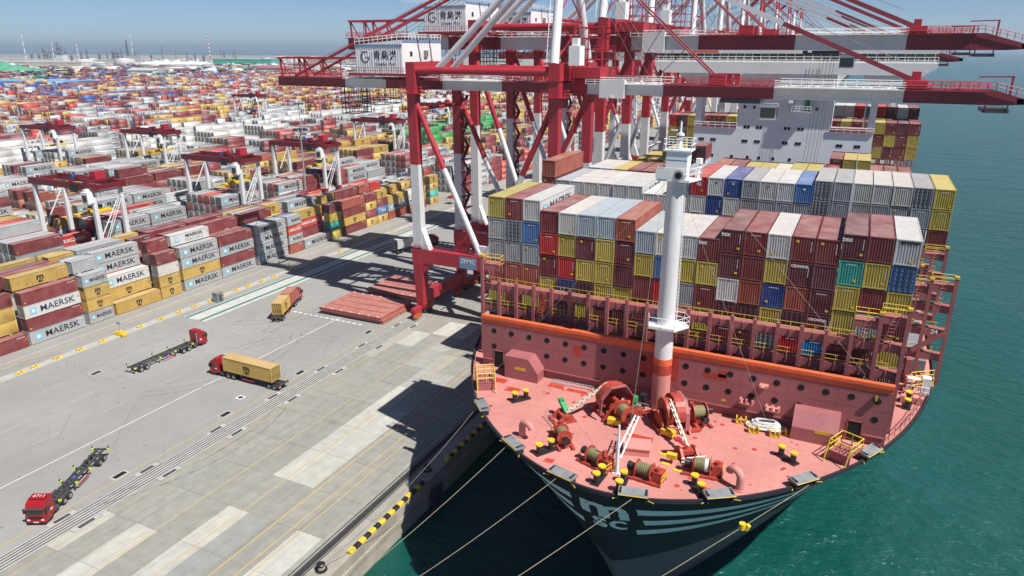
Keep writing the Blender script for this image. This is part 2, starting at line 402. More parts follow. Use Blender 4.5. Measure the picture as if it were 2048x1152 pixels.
# painted lines
def line(x, y0, y1, wd, mat, z=.006): return MB(MT[mat]).box(x-wd/2, y0, z-.004, x+wd/2, y1, z).build('painted_line', apron if x > -89.4 else road)
for x, wd in ((-91.3, .18), (-84.7, .12), (-76.3, .14), (-69.1, .17), (-63.2, .22), (-60.4, .17), (-58.9, .17)):
    line(x, -60, 420, wd, 'line_yellow', .009)
for x in (-104.5,): line(x, -60, 420, .2, 'line_white')
for x in (-147.1, -146.3): line(x, -60, 420, .16, 'line_yellow')
line(-148.4, -60, 420, .14, 'line_white')
for x in (-112.3, -120.8, -129.2):
    for y in np.arange(20, 300, 12): line(x, y, y+4.5, .13, 'line_faint')
lp = MB(MT['lane_pale']).box(-137.8, 107, .001, -131.0, 215, .005).build('lane_marking', road)
for x in (-137.0, -132.6):
    MB(MT['lane_green']).box(x-.45, 107, .004, x+.45, 215, .009).build('lane_marking', road)
for k in range(16): MB(MT['line_white']).box(-122+k*1.6, 121.0, .001, -121+k*1.6, 121.6, .006).build('painted_dash', road)
# drain grates with pale surrounds
dg = MB(MT['kerb_concrete']).box(-.75, -1.2, 0, .75, 1.2, .01); dg.use(MT['black_paint']).box(-.45, -.95, .002, .45, .95, .016)
dme = dg.mesh('drain_grate')
for x, y in ((-92.1, 56.5), (-92.4, 76.9), (-92.3, 95.5), (-92.2, 36), (-93, 118.4), (-139, 62), (-128, 78)): inst('drain_grate', dme, road, (x, y, .003))
mh = MB(MT['line_white']).box(-.7, -.7, 0, .7, .7, .01); mh.use(MT['black_paint']).disc((0, 0, .014), .45, 'Z', .012, 14)
inst('manhole_cover', mh.mesh('manhole_cover'), road, (-94.8, 82.7, .003))
# raised kerb at the yard side with yellow wheel stops
MB(MT['kerb_concrete']).box(-142.4, -60, 0, -140.2, 330, .13).build('yard_kerb', road)
wsm = MB(MT['safety_yellow']); wsm.prism([(-.36, 0), (.36, 0), (.25, .4), (-.25, .4)], 'Y', 0, .7); wsm.use(MT['black_paint']).box(-.38, .25, .1, .38, .45, .3)
wsm.use(MT['safety_yellow']).prism([(-.36, 0), (.36, 0), (.25, .4), (-.25, .4)], 'Y', 1.0, 1.6)
wme = wsm.mesh('wheel_stop')
ys = [64, 70.6, 73.5, 78.1, 83, 88, 92.6, 97.2, 102.6, 107.6, 112, 117, 121, 125.6, 129.7, 134.4, 139, 146.5, 154, 167.4, 175, 183, 196, 210]
for i, y in enumerate(ys):
    o = inst('barrier_block', wme, None, (-141.0+random.uniform(-.2, .2), y, .13), random.uniform(-.12, .12))
    tag(o, 'yellow concrete barrier block on the yard kerb, %s from the left' % ORD[i], 'barrier block', 'yellow blocks along the yard kerb')
o = MB(MT['grey_steel']).box(-.9, -.9, 0, .9, .9, 2.4); o.box(-1, -1, 2.4, 1, 1, 2.55); o.use(MT['dark_steel']).box(.9, -.5, .3, .93, .5, 2.0)
o = o.build('control_cabinet'); o.location = (-139.0, 118.5, 0); tag(o, 'grey box cabinet standing on the yard kerb beside the green lane', 'cabinet')
# small yellow light mast on the kerb
lm = empty('warning_light', (-140.9, 92.9, .13), 0, 'yellow marker with thin pole and panel on the yard kerb', 'marker')
MB(MT['safety_yellow']).box(-1.6, -.6, 0, 1.6, .6, .5).box(-.8, -.5, .5, .8, .5, .95).build('base', lm)
MB(MT['galv']).tube((0, 0, .9), (0, 0, 2.9), .06, 6).build('pole', lm); MB(MT['sign_blue']).box(-.6, -.05, 2.6, .6, .05, 3.0).build('panel', lm)

def water_mat():
    mt, t, b, new, link = nodes('sea_water')
    g = new('ShaderNodeNewGeometry'); pos = g.outputs['Position']
    big = noise(new, link, pos, .012, 3)
    c = mixc(new, link, ramp(new, link, big, .3, .7), (.003, .060, .046), (.005, .076, .068))
    link(c, b.inputs['Base Color']); b.inputs['Roughness'].default_value = .12; b.inputs['IOR'].default_value = 1.333
    a1 = noise(new, link, scaled(new, link, pos, (.55, 1.0, 1)), .42, 6, .64)
    a2 = noise(new, link, scaled(new, link, pos, (.7, 1.2, 1)), .09, 3, .5)
    a3 = noise(new, link, scaled(new, link, pos, (.5, 1.1, 1)), 1.25, 3, .55)
    a1 = mathn(new, link, 'ADD', a1, mathn(new, link, 'MULTIPLY', a3, .42))
    h = mathn(new, link, 'ADD', mathn(new, link, 'MULTIPLY', a1, .8), mathn(new, link, 'MULTIPLY', a2, 1.3))
    bn = new('ShaderNodeBump'); bn.inputs['Strength'].default_value = 1.0; bn.inputs['Distance'].default_value = 1.1
    link(h, bn.inputs['Height']); link(bn.outputs[0], b.inputs['Normal'])
    return mt
tag(sheet('sea', -45000, -2500, 45000, 60000, -4.5, water_mat()), kind='structure')

# bollards and fenders of the quay
def quay_bollard(y, label):
    b = empty('quay_bollard', (-51.7, y, 0), 0, label, 'bollard', 'bollards along the quay edge')
    MB(MT['black_paint']).tube((0,0,0), (0,0,.12), .75, 16).tube((0,0,.1), (0,0,.6), .42, 14, .34).tube((0,0,.55), (0,0,.85), .36, 14, .55).tube((0,0,.85), (0,0,.98), .55, 14, .4).build('post', b, True)
    r = MB(MT['rope_tan'])
    for k in range(3): r.path([V((math.cos(a)*.44, math.sin(a)*.44, .25+k*.12)) for a in np.linspace(0, 6.283, 13)], .05, 5)
    r.build('rope_turns', b); return b
for y, l in ((53.6, 'black mooring bollard at the quay edge in the lower left foreground'), (29.2, 'black mooring bollard at the quay edge below the picture'), (77.5, 'black mooring bollard on the shaded quay edge beside the bow')):
    quay_bollard(y, l)
fe = MB(MT['rubber']).tube((0,0,-.9), (0,0,.9), .8, 16); fe.use(MT['dark_steel']).box(.8, -1.4, -2.4, .95, 1.4, 1.6)
fm = fe.mesh('fender', True)
for i, y in enumerate((52.0, 76, 100, 124)):
    o = inst('quay_fender', MB(MT['rubber']).tube((0,0,0), (.75,0,0), .8, 16).use(MT['dark_steel']).box(.75, -1.4, -2.4, .95, 1.4, 1.6).mesh('quay_fender'), None, (-49.95, y, -2.6))
    tag(o, 'black rubber fender panel on the quay wall, %s from the camera' % ORD[i], 'fender', 'fenders on the quay wall')

# dark rubber left by turning trucks
def tyre_mat():
    mt, t, b, new, link = nodes('tyre_rubber_mark'); g = new('ShaderNodeNewGeometry'); b.inputs['Base Color'].default_value = (.12, .115, .11, 1); b.inputs['Roughness'].default_value = .9
    n1 = noise(new, link, g.outputs['Position'], .8, 5, .65); link(mathn(new, link, 'MULTIPLY', ramp(new, link, n1, .35, .75), .4), b.inputs['Alpha']); return mt
MT['tyre_mark'] = tyre_mat(); rt2 = random.Random(17)
def tyre_mark(pts, wd=.32):
    for off in (-1.0, 1.0):
        vs = []; 
        for i, p in enumerate(pts):
            d = (pts[min(i+1, len(pts)-1)]-pts[max(i-1, 0)]).normalized(); nn = V((-d.y, d.x, 0)); vs += [p+nn*(off-wd/2), p+nn*(off+wd/2)]
        mb = MB(MT['tyre_mark']); mb.add([(v.x, v.y, .012) for v in vs], [(2*i, 2*i+1, 2*i+3, 2*i+2) for i in range(len(pts)-1)]); mb.build('tyre_mark', road)
for cx, cy, r, a0, a1 in ((-128, 96, 26, -.9, .6), (-96, 96, 16, 1.6, 3.0), (-117, 70, 34, -.6, .4), (-132, 128, 20, -1.2, .2), (-100, 112, 14, 2.0, 3.4), (-108, 60, 40, 2.6, 3.2)):
    tyre_mark([V((cx+math.cos(a)*r, cy+math.sin(a)*r, 0)) for a in np.linspace(a0, a1, 26)])
# ------------------------------------------------------------------ container kit
W_, H_ = 2.44, 2.86
def corr(mb, p0, u, n, L, z0, z1, depth, period):
    """vertical trapezoid corrugation along u from p0, facing n"""
    k = max(1, int(round(L/period))); p = L/k; prof = []
    for i in range(k):
        prof += [(i*p, 0), (i*p+p*.28, 0), (i*p+p*.5, -depth), (i*p+p*.78, -depth)]
    prof.append((L, 0)); vs = []; fs = []
    for s_, d in prof:
        b = V(p0)+V(u)*s_+V(n)*d; vs += [(b.x, b.y, z0), (b.x, b.y, z1)]
    for i in range(len(prof)-1): fs.append((2*i, 2*i+2, 2*i+3, 2*i+1))
    mb.add(vs, fs)
def body_mesh(L, door):
    mb = MB(MT['cont']); h = W_/2; q = L/2; t = .15; zc = .0
    for x in (-1, 1):
        for y in (-1, 1): mb.box(x*h, y*q, 0, x*(h-t), y*(q-t), H_)
    for x in (-1, 1):
        mb.box(x*h, -q+t, H_-.11, x*(h-.1), q-t, H_-.005); mb.box(x*h, -q+t, .08, x*(h-.1), q-t, .22)
    for y in (-1, 1):
        mb.box(-h+t, y*q, H_-.13, h-t, y*(q-.12), H_-.005); mb.box(-h+t, y*q, .09, h-t, y*(q-.12), .23)
    corr(mb, (h-.025, -q+t, 0), (0,1,0), (1,0,0), L-2*t, .18, H_-.11, .055, .28)
    corr(mb, (-h+.025, q-t, 0), (0,-1,0), (-1,0,0), L-2*t, .18, H_-.11, .055, .28)
    corr(mb, (h-t, q-.03, 0), (-1,0,0), (0,1,0), W_-2*t, .18, H_-.13, .055, .26)
    if not door: corr(mb, (-h+t, -q+.03, 0), (1,0,0), (0,-1,0), W_-2*t, .22, H_-.13, .095, .268)
    n = int(L/1.2); vs = []; fs = []
    for i in range(n):                         # roof sheet with shallow cross ribs
        a = -q+.12+(L-.24)*i/n; b = -q+.12+(L-.24)*(i+1)/n; zr = H_-.035
        vs += [(-h+.1,a,zr),(h-.1,a,zr),(-h+.1,b-.3,zr),(h-.1,b-.3,zr),(-h+.1,b-.2,zr-.018),(h-.1,b-.2,zr-.018),(-h+.1,b-.06,zr-.018),(h-.1,b-.06,zr-.018),(-h+.1,b,zr),(h-.1,b,zr)]
        k = i*10; fs += [(k+2*j, k+2*j+1, k+2*j+3, k+2*j+2) for j in range(4)]
    mb.use(MT['roof']).add(vs, fs); mb.use(MT['cont'])
    mb.add([(-h+.1,-q+.1,.12),(h-.1,-q+.1,.12),(h-.1,q-.1,.12),(-h+.1,q-.1,.12)], [(3,2,1,0)])
    return mb.mesh('shipping_container')
BODY = {(L, d): body_mesh(l, d) for L, l in ((40, 12.19), (20, 6.06), (45, 13.7)) for d in (0, 1)}
LEN = {40: 12.19, 20: 6.06, 45: 13.7}
def door_mesh(sg):
    mb = MB(MT['cont']); x0, x1 = (.02, 1.06); zt = H_-.14
    mb.box(sg*x0, .04, .19, sg*x1, .08, zt)
    for k in range(5):
        a = .24+k*.51; mb.box(sg*(x0+.07), .0, a, sg*(x0+.49), .04, a+.34); mb.box(sg*(x0+.57), .0, a, sg*(x1-.05), .04, a+.34)
    return mb.mesh('door')
DOOR = {-1: door_mesh(-1), 1: door_mesh(1)}
def rod_mesh(sg):
    mb = MB(MT['rubber'])
    for x in (.0, .52, 1.05): mb.box(sg*x-.03, -.012, .19, sg*x+.03, .03, H_-.14)
    mb.box(sg*.02, -.012, .17, sg*1.06, .03, .23).box(sg*.02, -.012, H_-.2, sg*1.06, .03, H_-.14)
    mb.use(MT['dark_steel'])
    for x in (.3, .82):
        mb.tube((sg*x, -.04, .1), (sg*x, -.04, H_-.08), .035, 5); mb.box(sg*x-.2, -.08, 1.05, sg*x+.04, -.04, 1.13)
    return mb.mesh('lock_rod')
ROD = {-1: rod_mesh(-1), 1: rod_mesh(1)}
def star_mesh():
    mb = MB(MT['star_blue']); s = .72; mb.add([(-s,-s,0),(s,-s,0),(s,s,0),(-s,s,0)], [(0,1,2,3)]); mb.use(MT['white_mark']); n = 7
    pts = []
    for k in range(2*n):
        r = .58 if k % 2 == 0 else .24; a = math.pi/2+math.pi*k/n; pts.append((math.cos(a)*r, math.sin(a)*r, .006))
    mb.add(pts+[(0,0,.006)], [(k, (k+1) % (2*n), 2*n) for k in range(2*n)])
    return mb.mesh('emblem')
STAR = star_mesh()
# kinds: base colour, spoken colour, lettering
KIND = {
 'G': ((.385, .40, .41), 'light grey', 'star'), 'W': ((.57, .575, .565), 'white', 'star'), 'g': ((.33, .355, .37), 'grey', None),
 'w': ((.58, .58, .565), 'white', None), 'Y': ((.50, .33, .075), 'mustard yellow', 'msc'), 'y': ((.47, .38, .065), 'yellow', None),
 'r': ((.20, .028, .032), 'maroon', None), 'm': ((.135, .020, .032), 'dark maroon', None), 'o': ((.33, .075, .045), 'rust red', None),
 'R': ((.50, .018, .022), 'bright red', None), 'H': ((.52, .045, .03), 'red', 'sud'), 'b': ((.02, .065, .27), 'dark blue', None),
 'B': ((.055, .17, .40), 'blue', 'saf'), 't': ((.05, .40, .34), 'teal', None), 'n': ((.03, .33, .08), 'green', None),
 'O': ((.62, .16, .02), 'orange', None), 'c': ((.02, .28, .62), 'bright blue', None), 'D': ((.03, .045, .10), 'navy', None),
 'S': ((.57, .57, .56), 'white', 'sea'), 'q': ((.60, .55, .42), 'cream', None), 'e': ((.34, .42, .48), 'blue grey', None)}
def kcol(k, rnd, amt=.10, rust=None):
    c = KIND[k][0]; f = 1+rnd.uniform(-amt, amt); h = rnd.uniform(-.04, .04)
    ru = (rnd.choice((.1, .2, .3, .5, .75)) if k in 'gwGWSeq' else rnd.choice((.1, .2, .35, .6))) if rust is None else rust
    return (c[0]*f*(1+h), c[1]*f, c[2]*f*(1-h), ru)
def side_letters(k, L, parent, face='+X'):
    """lettering as thin plates 8 mm proud of the side"""
    kind = KIND[k][2]
    if not kind: return
    x = (W_/2+.008)*(1 if face == '+X' else -1); sg = 1 if face == '+X' else -1; z = H_*.5; f = 1.0 if L >= 40 else .62
    if kind == 'star':
        place_text(STAR, 'emblem', parent, (x, sg*(-4.3*f if L >= 40 else -2.05), z), face, .95 if L >= 40 else .62, .95 if L >= 40 else .62)
        place_text(text_mesh('MAERSK', MT['black_mark' if k == 'G' or L < 40 else 'navy_mark'], 1.9, .012), 'lettering', parent, (x, sg*(.95 if L >= 40 else .6), z), face, 1.1 if L >= 40 else .55, 1.0 if L >= 40 else .62)
    elif kind == 'msc':
        place_text(text_mesh('m', MT['black_mark'], 2.1, .06), 'lettering', parent, (x, 0, z+.30), face, f**.3, .82)
        place_text(text_mesh('sc', MT['black_mark'], 1.15, .05), 'lettering', parent, (x, 0, z-.62), face, f**.3, .82)
    elif kind == 'sud':
        place_text(text_mesh('HAMBURG', MT['white_mark'], 1.15, .02), 'lettering', parent, (x, sg*(-1.5*f-.25), z), face, f*.9, 1.1)
        place_text(text_mesh('SÜD', MT['white_mark'], 1.15, .02), 'lettering', parent, (x, sg*(3.25*f), z), face, f*.9, 1.1)
        place_text(MB(MT['white_mark']).bar((-.8, -.35, 0), (.75, .45, 0), .26, .006).bar((-.6, .5, 0), (.55, -.35, 0), .2, .012).mesh('emblem'), 'emblem', parent, (x, sg*(1.65*f), z), face, f, 1.1)
    elif kind == 'saf':
        place_text(text_mesh('Safmarine', MT['white_mark'], 1.5, .02, .3), 'lettering', parent, (x, .4*sg, z), face, .85*f, .95)
    elif kind == 'sea':
        place_text(text_mesh('MAERSK', MT['black_mark'], 1.9, .03), 'lettering', parent, (x, sg*1.3, z+.45), face, .8, .62)
        place_text(text_mesh('SEALAND', MT['grey_mark'], 1.6, .0, 0, 'CENTER', 2, 1.25), 'lettering', parent, (x, sg*1.3, z-.6), face, .72, .55)
        place_text(STAR, 'emblem', parent, (x, sg*-4.2, z), face, .8, .8)
def mark_mesh(seed):
    r_ = random.Random(seed); mb = MB(MT['safety_yellow']); x = r_.choice((-.75, .35, .6)); z = r_.choice((.45, .6, 2.2)); mb.add([(x, z, 0), (x+.32, z, 0), (x+.32, z+.26, 0), (x, z+.26, 0)], [(0, 1, 2, 3)])
    mb.use(MT['white_mark'])
    for j in range(9):
        a = 2.3-j*.13 if seed % 2 else 2.42; b_ = .82 if seed % 2 else -.5+j*.12; mb.add([(b_, a, 0), (b_+.08, a, 0), (b_+.08, a+.09, 0), (b_, a+.09, 0)], [(0, 1, 2, 3)])
    return mb.mesh('marking')
MARK = [mark_mesh(i) for i in range(8)]
def side_mark(L):
    mb = MB(MT['white_mark']); q = LEN[L]/2
    for j in range(10): y = q-2.2+j*.17; mb.add([(y, 2.35, 0), (y+.11, 2.35, 0), (y+.11, 2.5, 0), (y, 2.5, 0)], [(0, 1, 2, 3)])
    mb.use(MT['orange_guard']); mb.add([(q-.5, 1.5, 0), (q-.3, 1.5, 0), (q-.3, 2.0, 0), (q-.5, 2.0, 0)], [(0, 1, 2, 3)]); mb.use(MT['safety_yellow']); mb.add([(-q+.4, .5, 0), (-q+.7, .5, 0), (-q+.7, .75, 0), (-q+.4, .75, 0)], [(0, 1, 2, 3)])
    return mb.mesh('marking')
SMARK = {L: side_mark(L) for L in LEN}
def container(k, L, x, y0, z, label, group, rnd, door=False, rust=None, letters=True, end=None):
    """x: centre, y0: end nearest the camera, z: underside"""
    yc = y0+LEN[L]/2; c = kcol(k, rnd, rust=rust)
    o = inst('shipping_container', BODY[(L, int(door))], None, (x, yc, z), 0, c); tag(o, label, 'container', group)
    if door:
        for sg in (-1, 1):
            d = inst('door', DOOR[sg], o, (0, -LEN[L]/2+.02, 0), 0, c); inst('lock_rod', ROD[sg], d)
    if letters: side_letters(k, L, o)
    if not door and rnd.random() < .75: place_text(rnd.choice(MARK), 'marking', o, (0, -LEN[L]/2-.008, 0), '-Y')['kind'] = 'stuff'
    if group.endswith('yard') and letters: place_text(SMARK[L], 'marking', o, (W_/2+.009, 0, 0), '+X')['kind'] = 'stuff'
    if end:
        txt, mat, s_, dx, dz = end
        place_text(text_mesh(txt, MT[mat], s_, .02), 'lettering', o, (dx, -LEN[L]/2-.006, dz), '-Y')
    return o
def boxes_mesh(name, arr, cols, mat, roof=None):
    """arr: n x 6 (x0,y0,z0,x1,y1,z1), cols: n x 4"""
    arr = np.asarray(arr, float); n = len(arr); cols = np.asarray(cols, float)
    idx = np.array([[0,1,2],[3,1,2],[3,4,2],[0,4,2],[0,1,5],[3,1,5],[3,4,5],[0,4,5]])
    vs = arr[:, idx].reshape(-1, 3)
    q = np.array([(4,5,6,7),(0,1,5,4),(1,2,6,5),(2,3,7,6),(3,0,4,7)]); fs = (q[None]+(np.arange(n)*8)[:, None, None]).reshape(-1, 4)
    me = bpy.data.meshes.new(name); me.vertices.add(len(vs)); me.vertices.foreach_set('co', vs.ravel())
    me.loops.add(fs.size); me.loops.foreach_set('vertex_index', fs.ravel().astype(np.int32))
    me.polygons.add(len(fs)); me.polygons.foreach_set('loop_start', np.arange(0, fs.size, 4, dtype=np.int32)); me.polygons.foreach_set('loop_total', np.full(len(fs), 4, dtype=np.int32))
    ca = me.color_attributes.new('Col', 'FLOAT_COLOR', 'POINT'); ca.data.foreach_set('color', np.repeat(cols, 8, axis=0).ravel())
    me.materials.append(mat)
    if roof: me.materials.append(roof); me.polygons.foreach_set('material_index', (np.arange(len(fs)) % 5 == 0).astype(np.int32))
    me.update(); me.validate(); o = bpy.data.objects.new(name, me); COL.objects.link(o); return o
TH_ = 2.9; CKEY = {}
def lod_box(arr, cols, c, xc, y0, L, z, ey, fine):
    """container of a joined mass: frame proud of the panels, lock rods on the door end"""
    y1 = y0+LEN[L]; z1 = z+TH_-.04; x0, x1 = xc-W_/2+.03, xc+W_/2-.03; z0 = z+.05
    if not fine: arr.append((x0, y0, z0, x1, y1, z1)); cols.append(c); return
    arr.append((x0+.05, y0+.07, z0, x1-.07, y1-.05, z1-.03)); cols.append(c)
    if ey: arr.append((x0+.14, y0+.062, z0+.14, x1-.14, y0+.075, z1-.12)); cols.append((c[0]*.72, c[1]*.70, c[2]*.68, .7))      # shade of rods and recesses put into the door colour, plus rust
    dk_ = (c[0]*.92, c[1]*.92, c[2]*.92, c[3])
    for q in ((x1-.14, y0, z0, x1, y0+.14, z1), (x1-.14, y1-.14, z0, x1, y1, z1), (x1-.12, y0+.14, z1-.12, x1, y1-.14, z1), (x1-.12, y0+.14, z0, x1, y1-.14, z0+.14)): arr.append(q); cols.append(dk_)
    if ey:
        for q in ((x0, y0, z0, x0+.14, y0+.14, z1), (x0+.14, y0, z1-.12, x1-.14, y0+.12, z1), (x0+.14, y0, z0, x1-.14, y0+.12, z0+.14)): arr.append(q); cols.append(dk_)
        for f in (.17, .31, .42, .5, .58, .69, .83): xx = x0+(x1-x0)*f; arr.append((xx-.045, y0+.0, z0+.1, xx+.045, y0+.06, z1-.1)); cols.append((.07, .068, .065, .3))
        for f in (.12, .3, .48, .66, .84): zz = z0+(z1-z0)*f; arr.append((x0+.15, y0+.035, zz-.05, x1-.15, y0+.068, zz+.05)); cols.append((c[0]*.35, c[1]*.35, c[2]*.35, .2))
# ------------------------------------------------------------------ the container ship
CX = -18.0; DZ = 20.0; WZ = -4.5; BEAM = 30.75
ship = empty('container_ship', (CX, 60, WZ), 0, 'huge black hulled container ship with salmon red bow deck moored at the quay', 'ship')
SI = V((CX, 60, WZ))
def sb(mb, name, parent=None, smooth=False):
    """build in world coordinates, hang on the ship (or on one of its parts)"""
    par = parent or ship; o = mb.build(name, None, smooth); o.parent = par
    off = V((0, 0, 0)); p = par
    while p: off += p.location; p = p.parent
    o.location = -off; return o
def ystem(z): return 55.4 + max(0, (DZ-z))*.54
def hb(y, z):
    d = y-ystem(z); L = 48+(DZ-z)*2.0; e = .55+(DZ-z)*.020
    if d <= 0: return 0.0
    q = min(1, d/L); return BEAM*(1-(1-q)**2)**e
NS, SL = 60, [20.0-.5*k for k in range(21)]+[8.5, 7, 5.5, 4, 2, 0, -2.5, -4.5, -7]
def hp(s, z, side):           # s: 0..1 along from the stem
    y = ystem(z)+(470-ystem(z))*(s**2.6); return V((CX+side*hb(y, z), y, z))
hull = MB(MT['hull_black'])
for side in (-1, 1):
    vs = []; fs = []
    for z in SL:
        for i in range(NS+1): vs.append(hp(i/NS, z, side))
    n = NS+1
    for a in range(len(SL)-1):
        for i in range(NS):
            q = (a*n+i, a*n+i+1, (a+1)*n+i+1, (a+1)*n+i); fs.append(q if side < 0 else q[::-1])
    hull.add(vs, fs)
    hull.use(MT['boot_purple']); ib = hull.c; hull.use(MT['hull_black'])
    for a in range(len(SL)-1):
        if SL[a] <= 7.2:
            for i in range(NS): hull.mi[-len(fs)+a*NS+i] = ib
hull.add([(CX-BEAM, 470, DZ), (CX+BEAM, 470, DZ), (CX+BEAM, 470, -7), (CX-BEAM, 470, -7)], [(3, 2, 1, 0)])
hull_o = sb(hull, 'hull', None, True)
# stripes and emblem on the bow flare
def hnorm(y, z, side):
    e = .05; p = V((CX+side*hb(y, z), y, z)); py = V((CX+side*hb(y+e, z), y+e, z)); pz = V((CX+side*hb(y, z+e), y, z+e))
    n_ = (py-p).cross(pz-p); n_ = n_ if n_.x*side > 0 else -n_; return n_.normalized()
def on_hull(y, z, side, off=.03): return V((CX+side*hb(y, z), y, z)) + hnorm(y, z, side)*off
def arc_y(z, s_):
    left = s_; y = ystem(z)+.002; st = .004; a = V((0, ystem(z)))
    while left > 0: b = V((hb(y, z), y)); left -= (b-a).length; a = b; y += st; st = min(.06, st*1.15)
    return y
def stripe(side, z0, z1, da, yb, n=70, nz=3):
    mb = MB(MT['hull_grey']); vs = []; fs = []
    for i in range(n+1):
        s = (i/n)**2.4
        for j in range(nz+1):
            z = z0+(z1-z0)*j/nz; ya = arc_y(z, da); vs.append(on_hull(ya+(yb-ya)*s, z, side, .05))
    for i in range(n): fs += [(k, k+1, k+nz+2, k+nz+1) for k in range(i*(nz+1), i*(nz+1)+nz)]
    mb.add(vs, fs); return sb(mb, 'stripe', hull_o)
for k, (z0, z1) in enumerate(((17.1, 18.2), (14.95, 16.0), (12.9, 13.9))):
    stripe(-1, z0, z1, (2.9, 3.4, 2.4)[k], 104); stripe(1, z0, z1, (3.4, 3.9, 3.0)[k], 120)
import bmesh
def stem_walk(z, s_, off=.05):
    """point on the hull at signed arc length s_ from the stem (minus = port)"""
    side = 1 if s_ >= 0 else -1; left = abs(s_); y = ystem(z)+.002; st = .004; a = V((0, ystem(z)))
    while left > 0:
        b = V((hb(y, z), y)); left -= (b-a).length; a = b; y += st; st = min(.06, st*1.15)
    return on_hull(y, z, side, off)
def hull_text(body, s0, s1, z0, z1):
    me = text_mesh(body, MT['hull_grey'], 1.0, .03 if body == 'm' else .015, 0, 'LEFT', 3).copy(); bm = bmesh.new(); bm.from_mesh(me)
    bmesh.ops.triangulate(bm, faces=bm.faces[:]); bmesh.ops.subdivide_edges(bm, edges=[e for e in bm.edges if e.calc_length() > .12], cuts=3, use_grid_fill=True); bmesh.ops.triangulate(bm, faces=bm.faces[:])
    xs = [v.co.x for v in bm.verts]; ys_ = [v.co.y for v in bm.verts]; xa, xb, ya, yb = min(xs), max(xs), min(ys_), max(ys_)
    for v in bm.verts: v.co = stem_walk(z0+(v.co.y-ya)/(yb-ya)*(z1-z0), s0+(v.co.x-xa)/(xb-xa)*(s1-s0))
    bm.to_mesh(me); bm.free(); o = bpy.data.objects.new('lettering', me); COL.objects.link(o); o.parent = hull_o; o.location = -(ship.location+hull_o.location); return o
hull_text('m', -1.9, 2.5, 15.85, 18.2); hull_text('sc', -1.0, 2.1, 13.9, 15.6)
# deck plating
def outline(z, inset, y1, n=40):
    pts = []
    for i in range(n+1):
        y = ystem(DZ)+.35+(y1-ystem(DZ)-.35)*(i/n)**2; pts.append((max(0.0, hb(y, DZ)-inset), y))
    return pts
o1 = outline(DZ, .18, 470); dk = MB(MT['deck_plate']); vs = []; fs = []
for b, y in o1: vs += [(CX-b, y, DZ-.02), (CX+b, y, DZ-.02)]
fs = [(2*i, 2*i+1, 2*i+3, 2*i+2) for i in range(len(o1)-1)]; dk.add(vs, fs); deck = sb(dk, 'deck')
cop = MB(MT['hull_black'])      # low bulwark along the edge
for side in (-1, 1):
    pts = [V((CX+side*hb(y, DZ), y, DZ)) for y in [ystem(DZ)+(118-ystem(DZ))*(i/44)**2 for i in range(45)]]
    for i in range(len(pts)-1):
        a, b = pts[i], pts[i+1]; cop.bar(a+ZU*.12, b+ZU*.12, .22, .42)
sb(cop, 'bulwark')
for x in np.arange(-42, 7, 2.9):          # weld seams of the deck plates and of the breakwater
    ys_ = [y for y in np.arange(56, 76.4, .2) if hb(y, DZ)-.5 > abs(x-CX)]
    if len(ys_) > 3: sb(MB(MT['seam_red']).box(x-.02, ys_[0], DZ-.03, x+.025, 76.3, DZ-.008), 'weld_seam', deck)
for y in np.arange(58.4, 76, 3.4): w2 = hb(y, DZ)-.5; sb(MB(MT['seam_red']).box(CX-w2, y-.02, DZ-.03, CX+w2, y+.025, DZ-.009), 'weld_seam', deck)
# breakwater
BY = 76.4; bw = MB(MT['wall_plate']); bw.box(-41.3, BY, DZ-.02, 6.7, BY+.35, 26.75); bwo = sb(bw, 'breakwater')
ct = MB(MT['primer_orange']); ct.box(-41.34, BY-.16, 26.7, 6.74, BY+.5, 27.1); ct.box(-41.32, BY-.02, 26.1, 6.72, BY+.02, 26.7); sb(ct, 'coping', bwo)
for k in range(19):
    x = -39.6+k*2.5
    for z in (25.1, 22.95):
        if 7 < k < 11 and abs(x+17.2) < 1.6: continue
        if z < 24 and (abs(x+35.5) < 1.9 or abs(x-.3) < 2.2 or abs(x-3.5) < 1.6): continue
        p = MB(MT['dark_void']).disc((x, BY-.012, z), .36, 'Y', .03, 16); p.use(MT['wall_red'])
        sb(p, 'lightening_hole', bwo)
for z in (22.0, 24.05, 25.75): sb(MB(MT['wall_plate']).box(-41.2, BY-.012, z-.02, 6.6, BY, z+.02), 'weld_seam', bwo)
for k in range(9): sb(MB(MT['wall_plate']).box(-38.4+k*5.0, BY-.011, DZ, -38.36+k*5.0, BY, 26.1), 'weld_seam', bwo)
for x0, z0, x1, z1 in ((-28.6, 23.7, -27.5, 25.2), (-12.6, 24.2, -9.9, 24.9), (-10.9, 24.5, -10.0, 25.4), (-20.0, 23.0, -15.4, 25.9)):
    sb(MB(MT['primer_patch']).box(x0, BY-.008, z0, x1, BY, z1), 'paint_patch', bwo)
for x in (-39.6, 3.0):
    d = MB(MT['dark_void']).box(x, BY-.02, DZ, x+1.3, BY, DZ+2.3); sb(d, 'doorway', bwo)
    f = MB(MT['wall_red'])
    for a, b, c, e in ((x-.1, DZ, x, DZ+2.4), (x+1.3, DZ, x+1.4, DZ+2.4), (x-.1, DZ+2.3, x+1.4, DZ+2.4)): f.box(a, BY-.07, b, c, BY+.01, e)
    sb(f, 'door_frame', bwo)
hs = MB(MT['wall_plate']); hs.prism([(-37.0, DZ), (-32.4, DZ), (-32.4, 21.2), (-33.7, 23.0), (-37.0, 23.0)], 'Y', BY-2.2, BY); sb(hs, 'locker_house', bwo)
hs = MB(MT['wall_plate']); hs.prism([(BY-2.4, DZ), (BY, DZ), (BY, 23.1), (BY-1.1, 23.1), (BY-2.4, 21.5)], 'X', -2.4, 2.2); sb(hs, 'locker_house', bwo)
